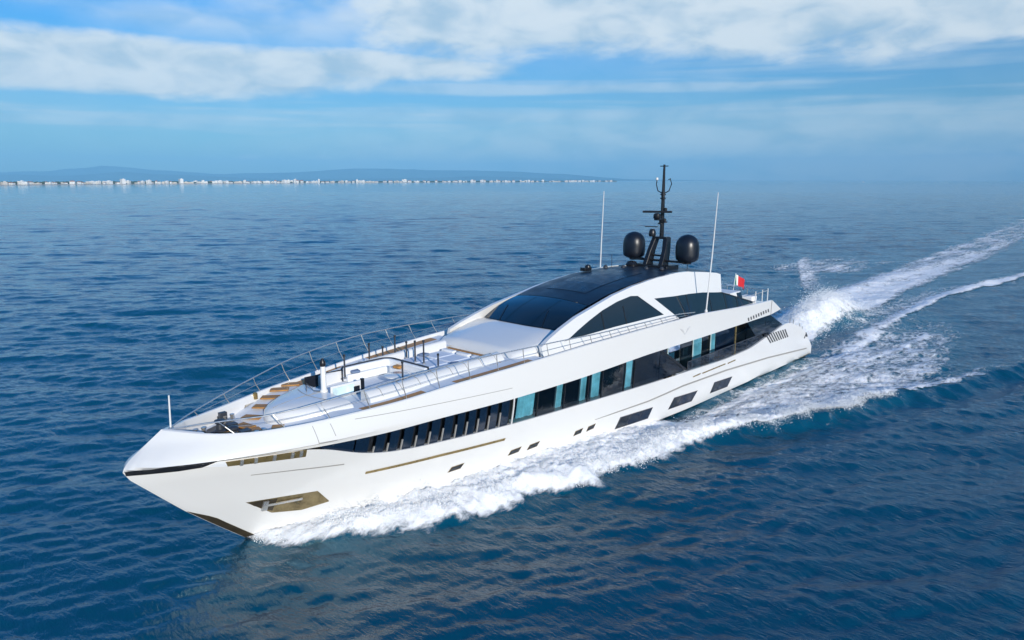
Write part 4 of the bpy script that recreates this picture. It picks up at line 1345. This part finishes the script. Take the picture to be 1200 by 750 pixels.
def gen_bow(rg, n):
    x = 47.3 - (rg.random(n) ** .8) * 38
    yo = crest_line(x, yout(x))
    clump = fbm(x * .9, yo * 0 + 3, 12, 3)
    off = .55 * np.clip((x - 14) / 14, 0, 1) - np.abs(rg.normal(0, .75, n)) + .16 * rg.normal(0, 1, n)
    y = (yo + off) * np.where(rg.random(n) < .85, 1, -1)
    pw = np.interp(x, [8, 20, 30, 40, 46], [.18, .45, .75, .8, .4]) * np.clip((clump - .3) * 3, .1, 1.4)
    hh = np.abs(rg.normal(0, 1, n)) * .42 * pw
    rad = .005 + .020 * rg.random(n) ** 3
    return x, y, hh, rad


spray_object('bow_spray', 75000, 'white water spray thrown up along the breaking bow wave', 5, gen_bow)


def gen_wake(rg, n):
    x = -3 - np.abs(rg.normal(9, 6, n))
    y = rg.normal(-.2, 1.25, n)
    hh = np.abs(rg.normal(0, .5, n)) * np.interp(x, [-32, -14, -4], [.1, 1.15, .4])
    k = rg.random(n) < .02
    xs2 = -28 - rg.random(n) * 42
    ys2 = -np.interp(-xs2, [20, 31, 42, 68, 90], [6.5, 8.2, 13.0, 23.8, 29]) + rg.normal(.5, .8, n)
    x, y = np.where(k, xs2, x), np.where(k, ys2, y)
    hh = np.where(k, np.abs(rg.normal(0, .4, n)), hh)
    return x, y, hh, .010 + .03 * rg.random(n) ** 3


spray_object('stern_spray', 26000, 'white water spray leaping in the wash behind the stern', 6, gen_wake)

# ------------------------------------------------------------------ the far shore
def far(px, depth):
    """plan position at an image bearing (pixels right of the axis at 834.6 px focal) and depth along the view"""
    return CAM.x + fh.x * depth + rt.x * depth * px / 834.6, CAM.y + fh.y * depth + rt.y * depth * px / 834.6


coast = [(-900, 1650), (-600, 1850), (-400, 2500), (-240, 3300), (-60, 4300), (60, 5600), (118, 6300)]
cu = np.array([c[0] for c in coast], float)
cdp = np.array([c[1] for c in coast], float)
us = np.linspace(-900, 118, 160)
rows = []
for off, z in ((0, -.3), (25, .8), (70, 1.6), (300, 2.5), (900, 4.0)):
    r_ = []
    for u in us:
        d = float(np.interp(u, cu, cdp)) * (1 + .004 * math.sin(u * .11)) + off
        x, y = far(u, d)
        r_.append((x, y, z))
    rows.append(r_)
M['land'] = mat('dark_green_coast', (.05, .075, .04), .9, var=.4, vscale=.02)
M['sand'] = mat('pale_beach', (.50, .46, .38), .9, var=.15, vscale=.01)
lm = MB().grid(rows[:3], 0)
lm.build('beach', M['sand']).__setitem__('kind', 'structure')
lm = MB().grid(rows[2:], 0)
lm.build('coast_land', M['land']).__setitem__('kind', 'structure')
# pine belt behind the houses: one far-off mass
tb_ = []
rg = np.random.default_rng(11)
for i in range(1600):
    u = -900 + 1018 * rg.random()
    d = float(np.interp(u, cu, cdp)) + 90 + 160 * rg.random()
    x, y = far(u, d)
    tb_.append((x, y, 3.5 + 2 * rg.random(), 5 + 5 * rg.random(), 3 + 3 * rg.random()))
tb_ = np.array(tb_)
V = (IV[None] * np.stack([tb_[:, 3], tb_[:, 3], tb_[:, 4]], -1)[:, None, :] + tb_[:, None, :3]).reshape(-1, 3)
Ff = (IF[None] + (np.arange(len(tb_)) * len(IV))[:, None, None]).reshape(-1, 3)
me = bpy.data.meshes.new('coastal_trees')
me.from_pydata(V.tolist(), [], Ff.tolist())
tag(link('coastal_trees', me, M['land']), 'dark belt of trees behind the white houses of the far shore', 'trees', kind='stuff')

# houses: four kinds, copied along the shore
M['wallwhite'] = mat('white_render', (.78, .77, .74), .8, var=.06, vscale=.2)
M['wallcream'] = mat('cream_render', (.66, .60, .52), .8, var=.06, vscale=.2)
M['roofred'] = mat('clay_roof', (.36, .16, .10), .8, var=.2, vscale=.5)
M['winfar'] = mat('dark_window', (.05, .07, .09), .2)


def house_mesh(w, dp, h, st, roof_, wall):
    mb = MB()
    mb.box((0, 0, h / 2), (dp, w, h), mi=0)
    nb_ = max(3, int(w / 4))
    for s_ in range(st):
        zc = (s_ + .55) * h / st
        for k in range(nb_):
            y = -w / 2 + (k + .5) * w / nb_
            mb.box((dp / 2 + .02, y, zc), (.2, w / nb_ * .45, h / st * .42), mi=2)
        if s_:
            mb.box((dp / 2 + .5, 0, s_ * h / st), (1.0, w * .92, .25), mi=0)
    if roof_ == 'flat':
        mb.box((0, 0, h + .25), (dp * 1.03, w * 1.03, .5), mi=0)
        mb.box((-dp * .1, w * .15, h + 1.2), (dp * .4, w * .3, 1.6), mi=0)
    else:
        mb.add([(-dp * .55, -w * .53, h), (dp * .55, -w * .53, h), (dp * .55, w * .53, h), (-dp * .55, w * .53, h), (0, -w * .3, h + dp * .24), (0, w * .3, h + dp * .24)], [(0, 1, 4), (1, 2, 5, 4), (2, 3, 5), (3, 0, 4, 5), (3, 2, 1, 0)], mi=1)
    me = mb.mesh('house')
    for m_ in (M[wall], M['roofred'], M['winfar']):
        me.materials.append(m_)
    return me


KINDS = [(house_mesh(16, 11, 6.5, 2, 'hip', 'wallwhite'), 'low white house with a red hipped roof on the far shore', 'white houses with red roofs along the far shore', 'house', 'seaside_house'),
         (house_mesh(26, 12, 8.5, 3, 'flat', 'wallwhite'), 'white flat-roofed block of flats on the far shore', 'white flat-roofed blocks along the far shore', 'building', 'apartment_block'),
         (house_mesh(20, 12, 12.5, 4, 'flat', 'wallwhite'), 'tall white balconied hotel rising over its neighbours on the far shore', 'white hotels along the far shore', 'hotel', 'beach_hotel'),
         (house_mesh(24, 12, 5.5, 2, 'flat', 'wallcream'), 'long low cream building on the far shore', 'cream buildings along the far shore', 'building', 'beach_pavilion')]
u = -735.0
rg = np.random.default_rng(21)
proto = {}
count = 0
while u < 112 and count < 290:
    d = float(np.interp(u, cu, cdp)) + 55 + 50 * rg.random()
    k = rg.choice(4, p=[.34, .36, .12, .18])
    me, lab, grp, cat, nm = KINDS[k]
    if k not in proto:
        o = bpy.data.objects.new(nm, me)
        proto[k] = o
    else:
        o = proto[k].copy()
    tag(o, lab, cat, grp)
    COL.objects.link(o)
    x, y = far(u, d)
    o.location = (x, y, 1.5)
    far_k = np.interp(d, [1800, 5000, 9500], [1.0, 1.25, 1.6])
    o.rotation_euler = (0, 0, math.atan2(-fh.y, -fh.x) + rg.normal(0, .25))
    o.scale = (1, far_k * (.35 + .8 * rg.random() ** 1.5), far_k * (.6 + .7 * rg.random() ** 2))
    wpx = 22 * o.scale[1] / d * 834.6
    gap = 0 if rg.random() < .72 else rg.random() * 9
    u += wpx * .9 + .6 + gap * .6
    count += 1

# hills far inland
M['hill'] = mat('hazed_wooded_hills', (.06, .11, .13), .95, var=.3, vscale=.002)  # paler and bluer than woodland: some distance haze is mixed into the colour


def hill_range(name, depth, spread, prof):
    us = np.linspace(-1000, 420, 170)
    vs = np.linspace(-1, 1, 14)
    rows = []
    for v in vs:
        r_ = []
        for u in us:
            d = depth + v * spread
            x, y = far(u, d)
            h = float(np.interp(u, prof[0], prof[1])) * math.exp(-(v * 1.7) ** 2)
            h *= .82 + .36 * float(fbm(np.array([u * .02]), np.array([v * 2.0]), 41, 4)[0])
            r_.append((x, y, max(h, 0) - 6 * (abs(v) > .99)))
        rows.append(r_)
    o = MB().grid(rows).build(name, M['hill'], None, smooth=True, angle=180)
    o['kind'] = 'structure'


hill_range('far_hills', 22000, 1000, ([-1000, -700, -600, -520, -460, -400, -330, -240, -180, -100, 0, 60, 130, 250, 420], [260, 320, 245, 290, 400, 330, 190, 225, 350, 320, 245, 190, 35, 0, 0]))
hill_range('near_hills', 18500, 800, ([-1000, -700, -560, -500, -440, -380, -300, -250, -120, -40, 90, 200, 420], [130, 165, 155, 115, 205, 155, 65, 33, 65, 100, 33, 0, 0]))

# a small white boat far out near the horizon
sb = tag(empty('distant_boat', (*far(397, 5200), 0)), 'tiny white boat far out on the horizon, right of the yacht', 'boat')
MB().prism([(12, 0), (6, 3), (-10, 3), (-10, -3), (6, -3)], -.5, 3.5).build('hull', M['white'], sb)
MB().box((-2, 0, 5), (10, 4.5, 3)).build('cabin', M['white'], sb)
MB().tube([(-2, 0, 6), (-2, 0, 11)], .25, 6).build('mast', M['white'], sb)
sb.rotation_euler = (0, 0, 2.2)
sb.scale = (.5, .5, .5)

# ------------------------------------------------------------------ haze: one closed box of pale, even air
HR = 25000.0
hz = MB().box((CAM.x, CAM.y, 0), (1, 1, 1))
hz.v = [(CAM.x + (p[0] - CAM.x) * 2 * HR, CAM.y + (p[1] - CAM.y) * 2 * HR, -6.5 if p[2] < 0 else 720.0) for p in hz.v]
hm_ = bpy.data.materials.new('haze')
hm_.use_nodes = True
t = NT(hm_.node_tree)
t.n.remove(t.n['Principled BSDF'])
pv = t.new('ShaderNodeVolumePrincipled')
pv.inputs['Color'].default_value = (.26, .64, .98, 1)
pv.inputs['Density'].default_value = 0.75e-4
pv.inputs['Anisotropy'].default_value = -0.18
t.l.new(pv.outputs[0], t.n['Material Output'].inputs['Volume'])
ho = hz.build('haze', hm_)
ho['kind'] = 'stuff'
ho['label'] = 'pale blue haze over the sea'
